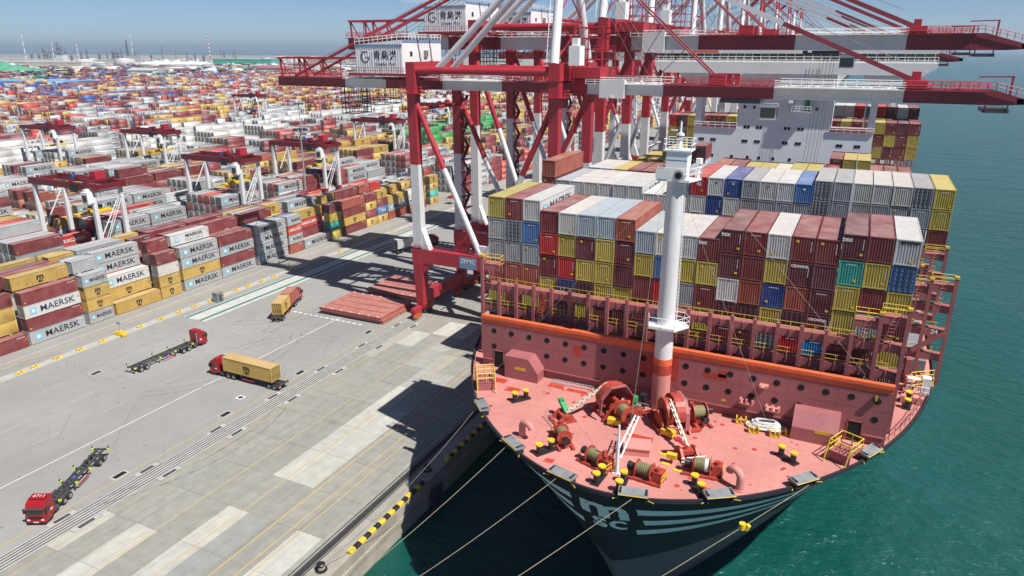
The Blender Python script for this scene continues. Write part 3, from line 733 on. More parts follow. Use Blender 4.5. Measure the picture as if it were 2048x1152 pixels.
for x, t in ((-35.6, 'DANGER'), (-.1, 'DANGER')):
    p = MB(MT['safety_yellow']).box(x, BY-2.42, 21.2 if x > -10 else 21.3, x+1.5, BY-2.395, 21.6 if x > -10 else 21.7)
    if x < -10: p = MB(MT['safety_yellow']).box(x, BY-2.22, 21.3, x+1.5, BY-2.19, 21.7)
    sb(p, 'warning_plate', bwo)
rl = MB(MT['wall_red'])
for a, b in ((-41.2, -39.8), (-38.1, -37.1), (-32.3, -18.6), (-15.8, -2.5), (2.3, 2.9), (4.5, 6.6)):
    rl.box(a, BY-.22, 20.95, b, BY, 21.06); rl.tube((a, BY-.3, 21.15), (b, BY-.3, 21.15), .04, 5)
sb(rl, 'wall_ledge', bwo)
for x, z in ((-5.4, 22.0), (-8.2, 22.25), (-6.3, 24.6)):
    f = MB(MT['deck_red']); f.box(x, BY-1.1, z, x+1.5 if z < 24 else x+.9, BY, z+.14)
    for q in ((0, .65, 1.3) if z < 24 else (0, .75)): f.box(x+q, BY-1.1, z+.14, x+q+.18, BY-.5, z+.6 if z < 24 else z+.3)
    sb(f, 'rope_hook', bwo)
for x, z in ((-10.3, 21.6), (-24.9, 21.0), (-7.2, 22.6)): sb(MB(MT['safety_yellow']).box(x, BY-.012, z, x+.5, BY, z+.3), 'warning_plate', bwo)
sb(MB(MT['black_paint']).box(4.9, BY-.4, 25.2, 5.5, BY, 25.6).use(MT['safety_yellow']).box(5.1, BY-.42, 25.3, 5.3, BY-.4, 25.9), 'wall_lamp', bwo)
sb(MB(MT['galv']).ladder((-31.0, 75.6, DZ+.15), (-25.6, 75.8, DZ+.15), .8, .45, .05, V((0, 1, 0))), 'stowed_ladder')
# fore mast at the breakwater
mast = empty('mast', (0, 0, 0)); mast.parent = ship; mast.location = V((-17.0, 75.0, DZ))-SI
MX, MY = -17.0, 75.0
def mb_(mb, name, smooth=False): return sb(mb, name, mast, smooth)
mb_(MB(MT['crane_white']).tube((MX, MY, 26.4), (MX, MY, 46.9), 1.02, 28, .92), 'column', True)
mb_(MB(MT['deck_red']).tube((MX, MY, DZ), (MX, MY, 24.4), 1.06, 28, 1.04), 'column_base', True)
mb_(MB(MT['primer_patch']).tube((MX, MY, 24.4), (MX, MY, 25.6), 1.05, 28), 'paint_band', True)
mb_(MB(MT['primer_orange']).tube((MX, MY, 25.6), (MX, MY, 26.4), 1.06, 28), 'paint_band', True)
lp = [(-18.9, 74.6), (-18.5, 73.2), (-15.6, 73.2), (-14.4, 75.2), (-15.2, 76.3), (-18.7, 76.2)]
mb_(MB(MT['house_white']).prism(lp, 'Z', 30.3, 30.55), 'platform')
mb_(MB(MT['house_white']).rail([(x, y, 30.55) for x, y in lp], 1.1, 1.2, .035, closed=True), 'railing')
tp = [(-18.8, 73.8), (-15.4, 73.8), (-14.6, 76.1), (-18.8, 76.1)]
mb_(MB(MT['house_white']).prism(tp, 'Z', 46.8, 47.05), 'platform'); mb_(MB(MT['house_white']).rail([(x, y, 47.05) for x, y in tp], 1.15, 1.0, .032, closed=True), 'railing')
mb_(MB(MT['house_white']).box(-18.0, 74.0, 47.05, -15.8, 76.0, 49.9).box(-18.9, 73.6, 47.05, -17.2, 73.64, 48.1), 'mast_house')
t2 = [(-18.3, 73.9), (-15.5, 73.9), (-15.5, 76.2), (-18.3, 76.2)]
mb_(MB(MT['house_white']).prism(t2, 'Z', 49.9, 50.05), 'platform'); mb_(MB(MT['house_white']).rail([(x, y, 50.05) for x, y in t2], 1.1, .9, .03, closed=True), 'railing')
mb_(MB(MT['house_white']).tube((-16.9, 75, 50), (-16.9, 75, 51.8), .3, 10, .22).tube((-16.9, 75, 51.2), (-16.9, 75, 51.65), .42, 12).tube((-16.9, 75, 51.6), (-16.9, 75, 53.0), .12, 8).box(-17.9, 74.9, 51.9, -17.2, 75.1, 52.05).use(MT['black_paint']).tube((-16.9, 75, 51.3), (-16.9, 75, 51.42), .43, 12).tube((-16.9, 75, 53.0), (-16.9, 75, 53.45), .2, 10), 'navigation_light', True)
mb_(MB(MT['galv']).tube((-16.4, 73.1, 47.6), (-16.4, 73.9, 47.6), .55, 16, .2).use(MT['dark_void']).disc((-16.4, 73.09, 47.6), .34, 'Y', .02, 14), 'fog_horn', True)
mb_(MB(MT['blue_paint']).box(-18.3, 73.55, 49.0, -15.7, 73.62, 49.1), 'sign_bar'); mb_(MB(MT['crane_white']).ladder((-15.95, 75.6, 30.6), (-16.05, 75.5, 46.8), .4, .4, .03, V((0, 1, 0))), 'ladder')
mb_(MB(MT['house_white']).tube((-14.9, 75.8, 47.1), (-14.9, 75.8, 48.6), .18, 8).tube((-14.9, 75.8, 48.6), (-14.9, 75.8, 49.1), .36, 10), 'floodlight', True)
stay = MB(MT['rope_tan'])
for a, b in (((-17.6, 74.6, 47), (-37.5, 70, 21)), ((-16.6, 74.4, 47), (-5.2, 75, 21.2)), ((-15.6, 75.6, 49), (4.0, 79.5, 26.5)), ((-18.2, 75.4, 49.5), (-16.3, 58.9, 21))): stay.tube(a, b, .016, 4)
mb_(stay, 'wire_stay')
# ---------------------------------------------------------------- deck gear
def part(name, x, y, rz=0):
    p = bpy.data.objects.new(name, None); COL.objects.link(p); p.parent = ship; p.location = V((x, y, DZ))-SI; p.rotation_euler = (0, 0, rz); p.empty_display_size = .3; return p
bo = MB(MT['black_paint']).tube((0,0,0), (0,0,.95), .3, 14).build('post'); COL.objects.unlink(bo)
capm = MB(MT['safety_yellow']).tube((0,0,.95), (0,0,1.12), .4, 14).mesh('cap', True); postm = bo.data
def bollard_pair(x0, y0, x1, y1):
    p = part('bollard_pair', (x0+x1)/2, (y0+y1)/2, math.atan2(y1-y0, x1-x0)); d = math.hypot(x1-x0, y1-y0)/2
    b = MB(MT['black_paint']).box(-d-.5, -.42, 0, d+.5, .42, .16).build('base_plate', p)
    for s_ in (-1, 1): inst('post', postm, p, (s_*d, 0, .1)); inst('cap', capm, p, (s_*d, 0, .1))
for q in ((-32.9,68.7,-32.0,69.9), (-25.6,59.3,-24.8,60.6), (-18.5,56.9,-18.4,58.3), (-16.1,56.6,-16.2,58.3), (-9.85,60.7,-9.0,59.5), (-2.9,69.9,-1.66,69.0), (9.2,87.2,9.4,89.4)): bollard_pair(*q)
def vent(x, y, rz):
    p = part('gooseneck_vent', x, y, rz); p.scale = (.9, .9, .82); r = .42; pts = [V((0,0,0)), V((0,0,1.5))]+[V((.75-.75*math.cos(a), 0, 1.5+.75*math.sin(a))) for a in np.linspace(.3, 3.0, 9)]
    mb = MB(MT['deck_red'])
    mb.sweep([V((0, 0, .7))*0]+pts[1:], r, 16)
    mb.build('pipe', p, True); e = pts[-1]; d = (pts[-1]-pts[-2]).normalized()
    MB(MT['dark_void']).tube(e, e+d*.02, r*.85, 14).build('mouth', p); MB(MT['deck_red']).tube((0,0,0), (0,0,.1), .62, 14).build('flange', p)
vent(-28.7, 61.8, -.3); vent(-5.8, 61.9, 2.6)
def winch(x, y, rz, s=1.0, white=False):
    p = part('mooring_winch', x, y, rz)
    MB(MT['gear_red']).box(-1.9, -.9, 0, 1.9, -.6, .25).box(-1.9, .6, 0, 1.9, .9, .25).box(-1.2, -.95, .02, -.9, .95, .2).box(1.0, -.95, .02, 1.3, .95, .2).build('base_frame', p)
    f = MB(MT['gear_red']); 
    for xx in (-1.0, .75):
        f.prism([(-.75, .2), (.75, .2), (.3, 1.25), (-.3, 1.25)], 'X', xx, xx+.16)
    f.build('side_frame', p)
    dr = MB(MT['rope_olive']).tube((-.8, 0, 1.0), (.7, 0, 1.0), .55, 16)
    for k in range(7): dr.tube((-.75+k*.2, 0, 1.0), (-.62+k*.2, 0, 1.0), .62, 16)
    d = dr.build('rope_drum', p, True)
    fl = MB(MT['gear_red'])
    for xx in (-.86, .68): fl.tube((xx, 0, 1.0), (xx+.08, 0, 1.0), .85, 18)
    fl.build('drum_flange', d, True)
    if white: MB(MT['rope_white']).tube((.2, 0, 1.0), (.6, 0, 1.0), .66, 14).build('white_rope', d, True)
    MB(MT['black_paint']).tube((-1.05, 0, 1.0), (-1.75, 0, 1.0), .3, 14, .42).build('warping_head', p, True)
    MB(MT['gear_red']).box(.95, -.55, .2, 1.9, .55, 1.35).tube((1.4, -.2, 1.35), (1.4, -.2, 1.75), .25, 10).build('gearbox', p)
    MB(MT['safety_yellow']).rail([(1.95, -.8, .2), (1.95, .8, .2)], .9, .8, .04).build('guard_rail', p)
winch(-24.3, 62.6, 2.2); winch(-19.6, 60.0, -.35); winch(-14.5, 59.8, -.1); winch(-9.6, 63.1, .12, 1, True); winch(-12.3, 73.2, 2.4)
def windlass(x, y, rz, mir):
    p = part('anchor_windlass', x, y, rz); p.scale = (.92, .92, .9)
    bf = MB(MT['gear_red']).box(-2.6, -1.6, 0, -2.2, 1.8, .5).box(2.2, -1.6, 0, 2.6, 1.8, .5).box(-2.6, -1.7, .1, 2.6, -1.3, .45)
    for xx in (-2.2, .9): bf.prism([(-2.2, .2), (1.9, .2), (.55, 2.5), (-.45, 2.5)], 'X', xx, xx+.28)
    bf.build('side_frame', p)
    gy = MB(MT['gear_red'])
    for a in np.linspace(0, 6.283, 6)[:-1]: gy.bar((-1.3, 0, 2.3), (-1.3, math.cos(a)*1.55, 2.3+math.sin(a)*1.55), .5, .5)
    gy.tube((-1.75, 0, 2.3), (-1.35, 0, 2.3), 1.75, 24).tube((-1.3, 0, 2.3), (-.9, 0, 2.3), 1.72, 24).tube((-2.4, 0, 2.3), (1.9, 0, 2.3), .32, 12).build('chain_wheel', p, True)
    bg_ = MB(MT['gear_red']); pts = [(math.cos(a)*2.15, 2.3+math.sin(a)*2.15) for a in np.linspace(-.2, 3.34, 13)]
    for (y0, z0), (y1, z1) in zip(pts, pts[1:]): bg_.bar((-.2, y0, z0), (-.2, y1, z1), .12, 1.1, up=V((1, 0, 0)))
    bg_.build('brake_band', p)
    gd = MB(MT['wall_red']); pts = [(2.0, .4), (2.3, 2.6), (1.2, 4.25), (-.9, 4.25), (-2.1, 2.9), (-2.3, .8)]
    for (y0, z0), (y1, z1) in zip(pts, pts[1:]): gd.bar((.55, y0, z0), (.55, y1, z1), .12, .5, up=V((1, 0, 0)))
    gd.build('gear_cover', p)
    rp = MB(MT['rope_olive']).tube((2.0, 0, 1.9), (3.6, 0, 1.9), .75, 16); d = rp.build('rope_drum', p, True)
    MB(MT['gear_red']).tube((1.9, 0, 1.9), (2.0, 0, 1.9), 1.1, 18).tube((3.6, 0, 1.9), (3.7, 0, 1.9), 1.1, 18).build('drum_flange', d, True)
    MB(MT['black_paint']).tube((3.75, 0, 1.9), (4.5, 0, 1.9), .35, 14, .5).build('warping_head', p, True)
    MB(MT['gear_red']).box(-.2, .6, .2, .8, 2.3, 1.2).tube((.3, 1.5, 1.2), (.3, 1.5, 2.0), .35, 10).build('drive_motor', p)
    # anchor chain running down to its stopper
    ch = MB(MT['chain_pale']); a = V((-1.1, -.5, 4.0)); b = V((-1.1, -6.0, 1.1)); n = 16
    for k in range(n):
        c = a.lerp(b, (k+.5)/n); dd = (b-a).normalized()
        if k % 2: ch.bar(c-dd*.3, c+dd*.3, .5, .16)
        else: ch.bar(c-dd*.3, c+dd*.3, .16, .5)
    c = ch.build('anchor_chain', p)
    st = MB(MT['gear_red']).prism([(-8.0, 0), (-5.0, 0), (-5.6, 1.0), (-6.6, 1.2)], 'X', -2.2, -1.9).prism([(-8.0, 0), (-5.0, 0), (-5.6, 1.0), (-6.6, 1.2)], 'X', -.4, -.1).box(-2.2, -6.8, .4, -.1, -5.9, .9).box(-2.3, -7.9, .0, 0, -7.6, .4)
    st = st.build('chain_stopper', p)
    MB(MT['green_paint' if mir else 'crane_red']).bar((-1.1, -5.9, 1.0), (-2.4, -6.2, 2.2), .7, .35).box(-2.7, -6.5, 2.1, -2.0, -5.9, 2.35).build('lever', st)
    MB(MT['galv']).rail([(-2.6, -8.2, 0), (.2, -8.2, 0)], 1.0, .9, .03).build('guard_rail', st)
windlass(-21.2, 70.6, -.75, True); windlass(-14.2, 71.0, .62, False)
for x, y, rz in ((-20.4, 68.4, .1), (-14.4, 68.6, -.3)):
    p = part('grease_tank', x, y, rz); MB(MT['safety_yellow']).box(-.75, -.4, .25, .75, .4, .85).build('tank', p); MB(MT['black_paint']).box(-.65, -.35, 0, -.5, .35, .25).box(.5, -.35, 0, .65, .35, .25).build('stand', p)
p = part('deck_hatch', -16.6, 64.3, .25); MB(MT['deck_red']).box(-1.3, -1.0, 0, 1.3, 1.0, .75).build('coaming', p); MB(MT['deck_red']).box(-1.4, -1.1, .75, 1.4, 1.1, .88).build('lid', p); MB(MT['gear_red']).box(-.6, 1.4, 0, .6, 2.6, .06).build('patch', p)
for x, y in ((-13.3, 63.2), (-11.9, 62.5), (-14.0, 64.9)): sb(MB(MT['safety_yellow']).box(x-.4, y-.25, DZ, x+.4, y+.25, DZ+.05), 'deck_marking', deck)
p = part('deck_control_stand', -12.8, 63.6); MB(MT['safety_yellow']).box(-.5, -.3, .6, .5, .3, 1.1).build('panel', p); MB(MT['gear_red']).tube((0,0,0), (0,0,.7), .12, 8).build('post', p)
rp = random.Random(5)
for k in range(70):
    x = rp.uniform(-36, -1); y = rp.uniform(59, 75)
    if hb(y, DZ)-1.5 < abs(x-CX): continue
    s_ = rp.uniform(.08, .3); sb(MB(MT['primer_patch']).disc((x, y, DZ-.014), s_, 'Z', .012, 7), 'touch_up_spot', deck)
for x, y, a, b in ((-37.0, 73.0, .9, .6), (-34.4, 71.4, .8, .6), (-30.0, 74.6, 1.0, .5), (-27.2, 74.4, 1.3, .4), (-16.9, 66.6, 1.2, 1.0), (-24.2, 58.6, .5, .4)): sb(MB(MT['primer_patch']).box(x-a, y-b, DZ-.02, x+a, y+b, DZ-.01), 'paint_patch', deck)
# bow light mast with raking ladder frame
p = part('jack_mast', -17.2, 59.4)
MB(MT['house_white']).tube((0, 0, 0), (0, 0, 5.4), .2, 10, .1).box(-.45, -.25, 0, .45, .25, .12).tube((0, 0, 4.2), (-.6, .1, 4.25), .05, 6).tube((-.1, 0, 0), (-.1, 0, 3.6), .12, 8).build('pole', p, True)
j = MB(MT['house_white'])
for s_ in (-.32, .32): j.tube((s_*.4+.1, .2, 2.7 if s_ < 0 else 1.7), (.3+s_*.6, 5.2, 3.9), .09, 6)
for t in (.3, .5, .7, .88): j.tube(V((-.03, .2, 2.7)).lerp(V((.11, 5.2, 3.9)), t), V((.23, .2, 1.7)).lerp(V((.49, 5.2, 3.9)), t), .05, 5)
j.build('jib', p); MB(MT['gear_red']).tube((0, .1, 3.0), (-1.8, 1.4, 0), .06, 6).tube((0, .1, 3.0), (-1.4, -.6, 0), .05, 6).build('stay', p)
# rope coil on its stand
p = part('rope_stowage', -5.1, 75.0, .12)
rc = MB(MT['rope_white']); rr = random.Random(2)
for k in range(26):
    rx, ry, z = 1.9-.035*k+rr.uniform(-.2, .2), .8-.012*k+rr.uniform(-.12, .12), .25+.028*k; ph = rr.uniform(-.3, .3)
    rc.path([V((math.cos(a)*rx+rr.uniform(-.06, .06), math.sin(a)*ry, z+.05*math.sin(3*a+k))) for a in np.linspace(ph, ph+6.283, 22)], .075, 5)
rc.build('rope_coil', p)
for x, y in ((-2.6, .5), (2.6, -.6), (-1.2, -1.2), (1.0, -1.35)):
    MB(MT['safety_yellow']).box(x-.55, y-.35, 0, x+.55, y+.35, .12).box(x-.55, y-.35, .1, x-.42, y+.35, .75).box(x+.42, y-.35, .1, x+.55, y+.35, .75).box(x-.08, y-.35, .1, x+.05, y+.35, .6).build('stand', p)
# pipe vents by the mast foot
for x, y, mt_ in ((-18.6, 73.6, 'black_paint'), (-15.2, 73.0, 'black_paint'), (-19.4, 72.6, 'green_paint')):
    p = part('deck_pipe_vent', x, y); MB(MT[mt_]).tube((0,0,0), (0,0,1.5), .28, 10).tube((0,0,1.3), (0,0,1.9), .42, 12).build('vent_head', p, True); MB(MT['galv']).rail([(-.8, -.8, 0), (.8, -.8, 0)], 1.1, .8, .03).build('guard_rail', p)
p = part('pipe_manifold', -17.8, 72.3, .3); mm_ = MB(MT['gear_red']); rr = random.Random(9)
for k in range(9): mm_.tube((rr.uniform(-1.6, 1.6), rr.uniform(-.9, .9), .1), (rr.uniform(-1.6, 1.6), rr.uniform(-.9, .9), rr.uniform(.3, 1.0)), .12, 7)
mm_.box(-1.4, -.4, 0, -.5, .3, .7).box(.3, -.6, 0, 1.2, .2, .55); mm_.build('pipework', p)
# chocks with pitched hoods over the rope openings
def fairlead(x, y, side):
    nx = hnorm(y, DZ-.2, side); a = math.atan2(nx.y, nx.x)
    p = part('rope_fairlead', x, y, a)
    MB(MT['hull_black']).box(-.5, -1.3, 0, .35, -1.1, .95).box(-.5, 1.1, 0, .35, 1.3, .95).build('side_cheek', p)
    MB(MT['grey_steel']).prism([(-.75, .55), (-.6, .95), (.55, .8), (.55, .65)], 'Y', -1.4, 1.4).build('hood', p)
    MB(MT['rail_yellow']).tube((.55, -1.4, .72), (.55, 1.4, .72), .05, 5).tube((.1, -1.4, .1), (.5, -1.9, .2), .05, 5).tube((.1, 1.4, .1), (.5, 1.9, .2), .05, 5).build('yellow_edge', p)
    MB(MT['black_paint']).tube((0, -.6, .1), (0, -.6, .65), .2, 10).tube((0, .6, .1), (0, .6, .65), .2, 10).build('roller', p)
FL = []
for y, side in ((65.0, -1), (59.0, -1), (55.95, -1), (55.9, 1), (59.2, 1), (65.3, 1), (73.6, 1)):
    x = CX+side*(hb(y, DZ)-.15); fairlead(x, y, side); FL.append(V((x, y, DZ+.35)))
# yellow boarding platforms at the deck edge
for x, y, rz in ((-38.0, 70.8, -1.0), (3.0, 72.2, -2.0)):
    p = part('boarding_platform', x, y, rz)
    MB(MT['rail_yellow']).rail([(-1.3, -1.1, 1.1), (1.3, -1.1, 1.1), (1.3, 1.1, 1.1), (-1.3, 1.1, 1.1)], 1.2, 1.2, .06, closed=True).rail([(-1.3, -1.1, 0), (1.3, -1.1, 0)], 1.1, 1.2, .06).bar((1.3, 1.1, 2.3), (2.2, 1.1, 0), .1).bar((1.3, -1.1, 2.3), (2.2, -1.1, 0), .1).build('railing', p)
    fl = MB(MT['wall_red']).box(-1.3, -1.1, 1.0, 1.3, 1.1, 1.08)
    for q in (-1.2, 1.2): fl.box(q-.06, -1.1, 0, q+.06, 1.1, 1.0)
    fl.build('perforated_plate', p)
    for a in (-.7, 0, .7):
        for b in (-.6, 0, .6): MB(MT['dark_void']).disc((a, b, 1.085), .13, 'Z', .012, 10).build('plate_hole', p)
er = MB(MT['wall_red']); er.rail([V((CX+hb(y, DZ)-.5, y, DZ)) for y in (78, 81, 84, 87, 90, 93, 96)], 1.1, 1.5, .045); er.rail([V((CX-hb(y, DZ)+.5, y, DZ)) for y in (72.5, 74.5, 76.5)], 1.1, 1.5, .045); sb(er, 'side_railing')
p = part('pilot_ladder_station', 11.2, 92.0); MB(MT['house_white']).box(-.4, -.5, 0, .5, .5, 2.3).ladder((-1.3, 0, 0), (-1.3, 0, 2.0), 1.4, .35, .06).box(-2.0, -.4, 1.8, .4, .4, 1.95).build('cabinet', p); MB(MT['crane_white']).rail([(-2, -.7, 0), (.4, -.7, 0)], 1.2, .8, .05).build('railing', p)

# ---------------------------------------------------------------- lashing bridges
def lashing_bridge(y, xa, n, pitch, ztop, towers=(), levels=(23.9, 27.1, 30.2), d=1.3, detail=True):
    lb = part('lashing_bridge', (xa+xa+n*pitch)/2, y); xb = xa+n*pitch
    for k in range(n+1):
        x = xa+k*pitch; zt = dict(towers).get(k, ztop)
        q = MB(MT['wall_red']).box(x-.2, y-.3, DZ, x+.2, y+.1, zt)
        sb(q, 'column', lb)
        if k in dict(towers): sb(MB(MT['rail_yellow']).box(x-.24, y-.34, zt, x+.24, y+.14, zt+.3), 'column_cap', lb)
    for i, z in enumerate(levels):
        bm = MB(MT['wall_red'])
        bm.box(xa, y-.02, z-.85, xb, y+.08, z-.0); bm.box(xa, y+.1, z-.12, xb, y+d, z)
        if detail:
            for k in range(n):           # arched knees under each walkway
                x = xa+k*pitch
                bm.prism([(x+.2, z-1.25), (x+.2, z-.8), (x+.62, z-.8)], 'Y', y-.02, y+.06); bm.prism([(x+pitch-.2, z-1.25), (x+pitch-.62, z-.8), (x+pitch-.2, z-.8)], 'Y', y-.02, y+.06)
                bm.box(x+pitch*.5-.06, y-.14, z-.5, x+pitch*.5+.06, y-.02, z+.02)
        bm = sb(bm, 'walkway', lb)
        sb(MB(MT['rail_yellow']).rail([(xa, y-.06, z), (xb, y-.06, z)], 1.0, pitch/2, .024, (1.0, .5)), 'railing', bm)
    for k, zt in towers:                 # raised end towers with their own decks
        x = xa+k*pitch; s_ = 1 if k == 0 else -1; x2 = x+s_*pitch
        t = MB(MT['wall_red']).box(min(x, x2), y, zt-1.1, max(x, x2), y+d, zt-.98).box(min(x, x2), y-.02, zt-1.8, max(x, x2), y+.08, zt-1.1)
        sb(t, 'tower_deck', lb); sb(MB(MT['rail_yellow']).rail([(x, y-.1, zt-1), (x2, y-.1, zt-1), (x2, y+d, zt-1), (x, y+d, zt-1)], 1.05, 1.2, .035, closed=True), 'railing', lb)
        sb(MB(MT['wall_red']).ladder((x+s_*1.7, y-.25, levels[-1]), (x+s_*1.2, y-.2, zt-1), .6, .35, .04), 'ladder', lb)
    if detail:
        sb(MB(MT['gear_red']).ladder((xa+3.35*pitch, y-.3, levels[1]), (xa+3.75*pitch, y-.2, levels[2]), .8, .3, .06), 'stair', lb)
        gz = MB(MT['galv']); rr = random.Random(int(y))
        for k in range(n):               # lashing rods hung along the rail
            for i in range(3):
                x = xa+(k+rr.random())*pitch; z = levels[rr.randrange(3)]; gz.tube((x, y+.25, z+.05), (x+rr.uniform(-.8, .8), y+.5, z+rr.uniform(.3, .8)), .03, 4)
        sb(gz, 'lashing_rods', lb)
    return lb
lashing_bridge(79.9, -43.05, 20, 2.507, 30.9, ((0, 33.9), (20, 34.3), (19, 33.5)))
lashing_bridge(96.0, -48.4, 24, 2.546, 27.6, ((24, 33.9), (23, 33.4), (0, 33.9)), detail=False)
lashing_bridge(111.0, -48.2, 24, 2.5417, 30.5, ((24, 33.9), (23, 31)), detail=False)
lashing_bridge(126.9, -48.2, 24, 2.5417, 30.5, ((24, 33.9), (0, 33.0)), detail=False)
lashing_bridge(142.4, -48.2, 24, 2.5417, 30.5, ((24, 33.9), (0, 33.0)), detail=False)
for y in np.arange(98, 470, 15.2):      # unseen grey slabs between the bridges, added to kill red bounce on the house
    if not 180 < y < 199: sb(MB(MT['grey_steel']).box(-47.5, y, DZ+.3, 11.5, min(y+12.6, 182 if y < 183 else 470), DZ+2.0), 'hatch_cover')
# side structure beneath tower 24
sb(MB(MT['wall_red']).bar((9.4, 95.9, 24.0), (12.6, 95.9, 27.0), .5, .5).box(9.0, 94.6, DZ, 9.6, 97, 23.2), 'tower_brace')
for y_, x_, s_ in ((95.65, 11.4, '24'), (95.65, 8.2, '7')):
    o = place_text(text_mesh(s_, MT['white_mark'], .8, .02), 'lettering', ship, V((x_, y_-.06, 26.95))-SI, '-Y')
mk = MB(MT['deck_red']); rr = random.Random(4)
for k in range(16): mk.box(*(lambda x, y, z: (x, y, z, x+rr.uniform(.4, 1.1), y+rr.uniform(.3, .9), z+rr.uniform(.4, 1.2)))(rr.uniform(8.2, 11.6), rr.uniform(88, 95), DZ))
sb(mk, 'deck_fittings'); sb(MB(MT['rail_yellow']).rail([(9.6, 90.5, DZ+1), (12, 92.5, DZ+1)], 1.2, .7, .05).rail([(9.6, 93.0, DZ+1), (12.2, 95, DZ+1)], 1.2, .7, .05), 'yellow_railing')

# ---------------------------------------------------------------- accommodation block and bridge
ac = part('accommodation_block', CX, 184); AY = 184.0
sb(MB(MT['ship_white']).box(-38.2, AY, DZ, 2.4, AY+13, 41.5).box(-27.9, AY+.02, 41.5, -7.0, AY+12.5, 55.2), 'deckhouse', ac)
def win(x, z, w=.55, h=.62, y=None):
    y = AY if y is None else y
    f = sb(MB(MT['grey_steel']).box(x-w/2-.05, y-.04, z-h/2-.05, x+w/2+.05, y+.01, z+h/2+.05), 'window', ac)
    sb(MB(MT['dark_glass']).box(x-w/2, y-.07, z-h/2, x+w/2, y-.052, z+h/2), 'pane', f)
for z, xs in ((46.6, (-26.4, -24.2, -21.3, -10.2)), (41.9, (-25.9, -25.1, -23.0, -22.2, -16.6, -15.8, -13.6, -12.8)), (38.5, (-36.5, -35.8, -33.6, -32.9, -26.0, -25.3, -23.1, -22.4, -16.7, -16.0, -13.7, -13.0, -4.7, -4.0, -.9, -.2)), (34.6, (-33.2, -28.4, -24.6, -21.9, -18.6, -14.8))):
    for x in xs: win(x, z, .55, .62, AY+.02 if z > 41.6 else AY)
for a, b in ((-38.2, -27.9), (-7.0, 2.4)):
    sb(MB(MT['deck_red']).box(a, AY-.3, 41.42, b, AY+12, 41.56), 'side_deck', ac); sb(MB(MT['house_white']).rail([(a, AY-.25, 41.56), (b, AY-.25, 41.56)], 1.2, 1.6, .05), 'railing', ac)
# bridge wings across the full beam
br = MB(MT['ship_white']); br.prism([(-48.6, 56.0), (-46.2, 54.4), (10.2, 54.4), (12.6, 56.0), (12.6, 57.0), (-48.6, 57.0)], 'Y', AY-2.2, AY+7); br.box(-48.4, AY-1.8, 58.9, 12.4, AY+7, 60.0)
br.box(-48.4, AY+6.4, 57, 12.4, AY+7, 58.9); sb(br, 'bridge_deck', ac)
bwm = sb(MB(MT['pale_glass']).box(-47.8, AY-1.55, 57.0, 11.8, AY-1.45, 58.9), 'window_band', ac)
wf = MB(MT['house_white'])
for k in range(33): wf.box(-48.0+k*1.868-.07, AY-1.64, 57.0, -48.0+k*1.868+.07, AY-1.4, 58.9)
wf.box(-48.3, AY-1.66, 57.0, 12.3, AY-1.4, 57.35); sb(wf, 'window_frame', bwm)
rr = random.Random(8)
for k in range(32):
    if rr.random() < .4: sb(MB(MT['dark_glass']).box(-47.9+k*1.868, AY-1.57, 57.4, -46.35+k*1.868, AY-1.552, 58.85), 'pane', bwm)
sb(MB(MT['house_white']).rail([(-48.5, AY-2.1, 57), (12.5, AY-2.1, 57)], 1.2, 1.9, .05).rail([(-48.3, AY-1.7, 60), (12.3, AY-1.7, 60)], 1.1, 1.9, .05), 'railing', ac)
sb(MB(MT['primer_orange']).box(-40.0, AY-1.82, 59.1, -33.5, AY-1.8, 59.6).box(-9.5, AY-1.82, 59.1, -6.2, AY-1.8, 59.6), 'orange_stripe', ac)
for s_, x in ((-1, -37.6), (1, 1.8)):        # flared wing supports
    sb(MB(MT['ship_white']).prism([(x-.8*s_, 41.5), (x+.6*s_, 41.5), (x+.6*s_, 49.5), (x+5.6*s_, 54.5), (x-3.6*s_, 54.5), (x-.8*s_, 51.0)], 'Y', AY+.3, AY+5), 'wing_support', ac)
sb(MB(MT['ship_white']).box(-19.5, AY-.4, 53.2, -13.6, AY-.2, 54.3).box(-15.6, AY-1.6, 45.9, -11.4, AY+.02, 46.1), 'bridge_front', ac)
sb(MB(MT['grey_steel']).box(-15.6, AY-1.6, 46.1, -15.3, AY-.1, 49.4).box(-11.7, AY-1.6, 46.1, -11.4, AY-.1, 49.4).use(MT['green_paint']).box(-12.9, AY-.9, 46.2, -11.6, AY-.05, 48.6).use(MT['house_white']).rail([(-15.6, AY-1.6, 46.1), (-11.4, AY-1.6, 46.1)], 1.1, .9, .05), 'window_cleaning_gantry', ac)
cb = MB(MT['dark_steel'])
for x in (-10.6, -9.9, -9.1, -8.3, -7.7): cb.tube((x, AY-3, 60), (x-1.0, AY-3.2, 33), .04, 4)
sb(cb, 'hanging_cable', ac)
fn = MB(MT['ship_white']).box(-24, AY+3, 60, -12, AY+7, 63); sb(fn, 'monkey_island', ac); sb(MB(MT['house_white']).tube((-18, AY+4, 63), (-18, AY+4, 68), .5, 10, .25).box(-20, AY+3.8, 66, -16, AY+4.2, 66.2), 'radar_mast', ac)
sb(MB(MT['house_white']).ladder((4.2, 143, 34.2), (10.5, 143.5, 33.0), 1.2, .6, .12, V((0, 0, 1))).ladder((4.2, 144.6, 35.4), (10.5, 144.6, 34.0), 1.2, .7, .12, V((0, 1, 0))).box(4, 142.8, 33.0, 10.8, 145, 33.2), 'stowed_gangway')
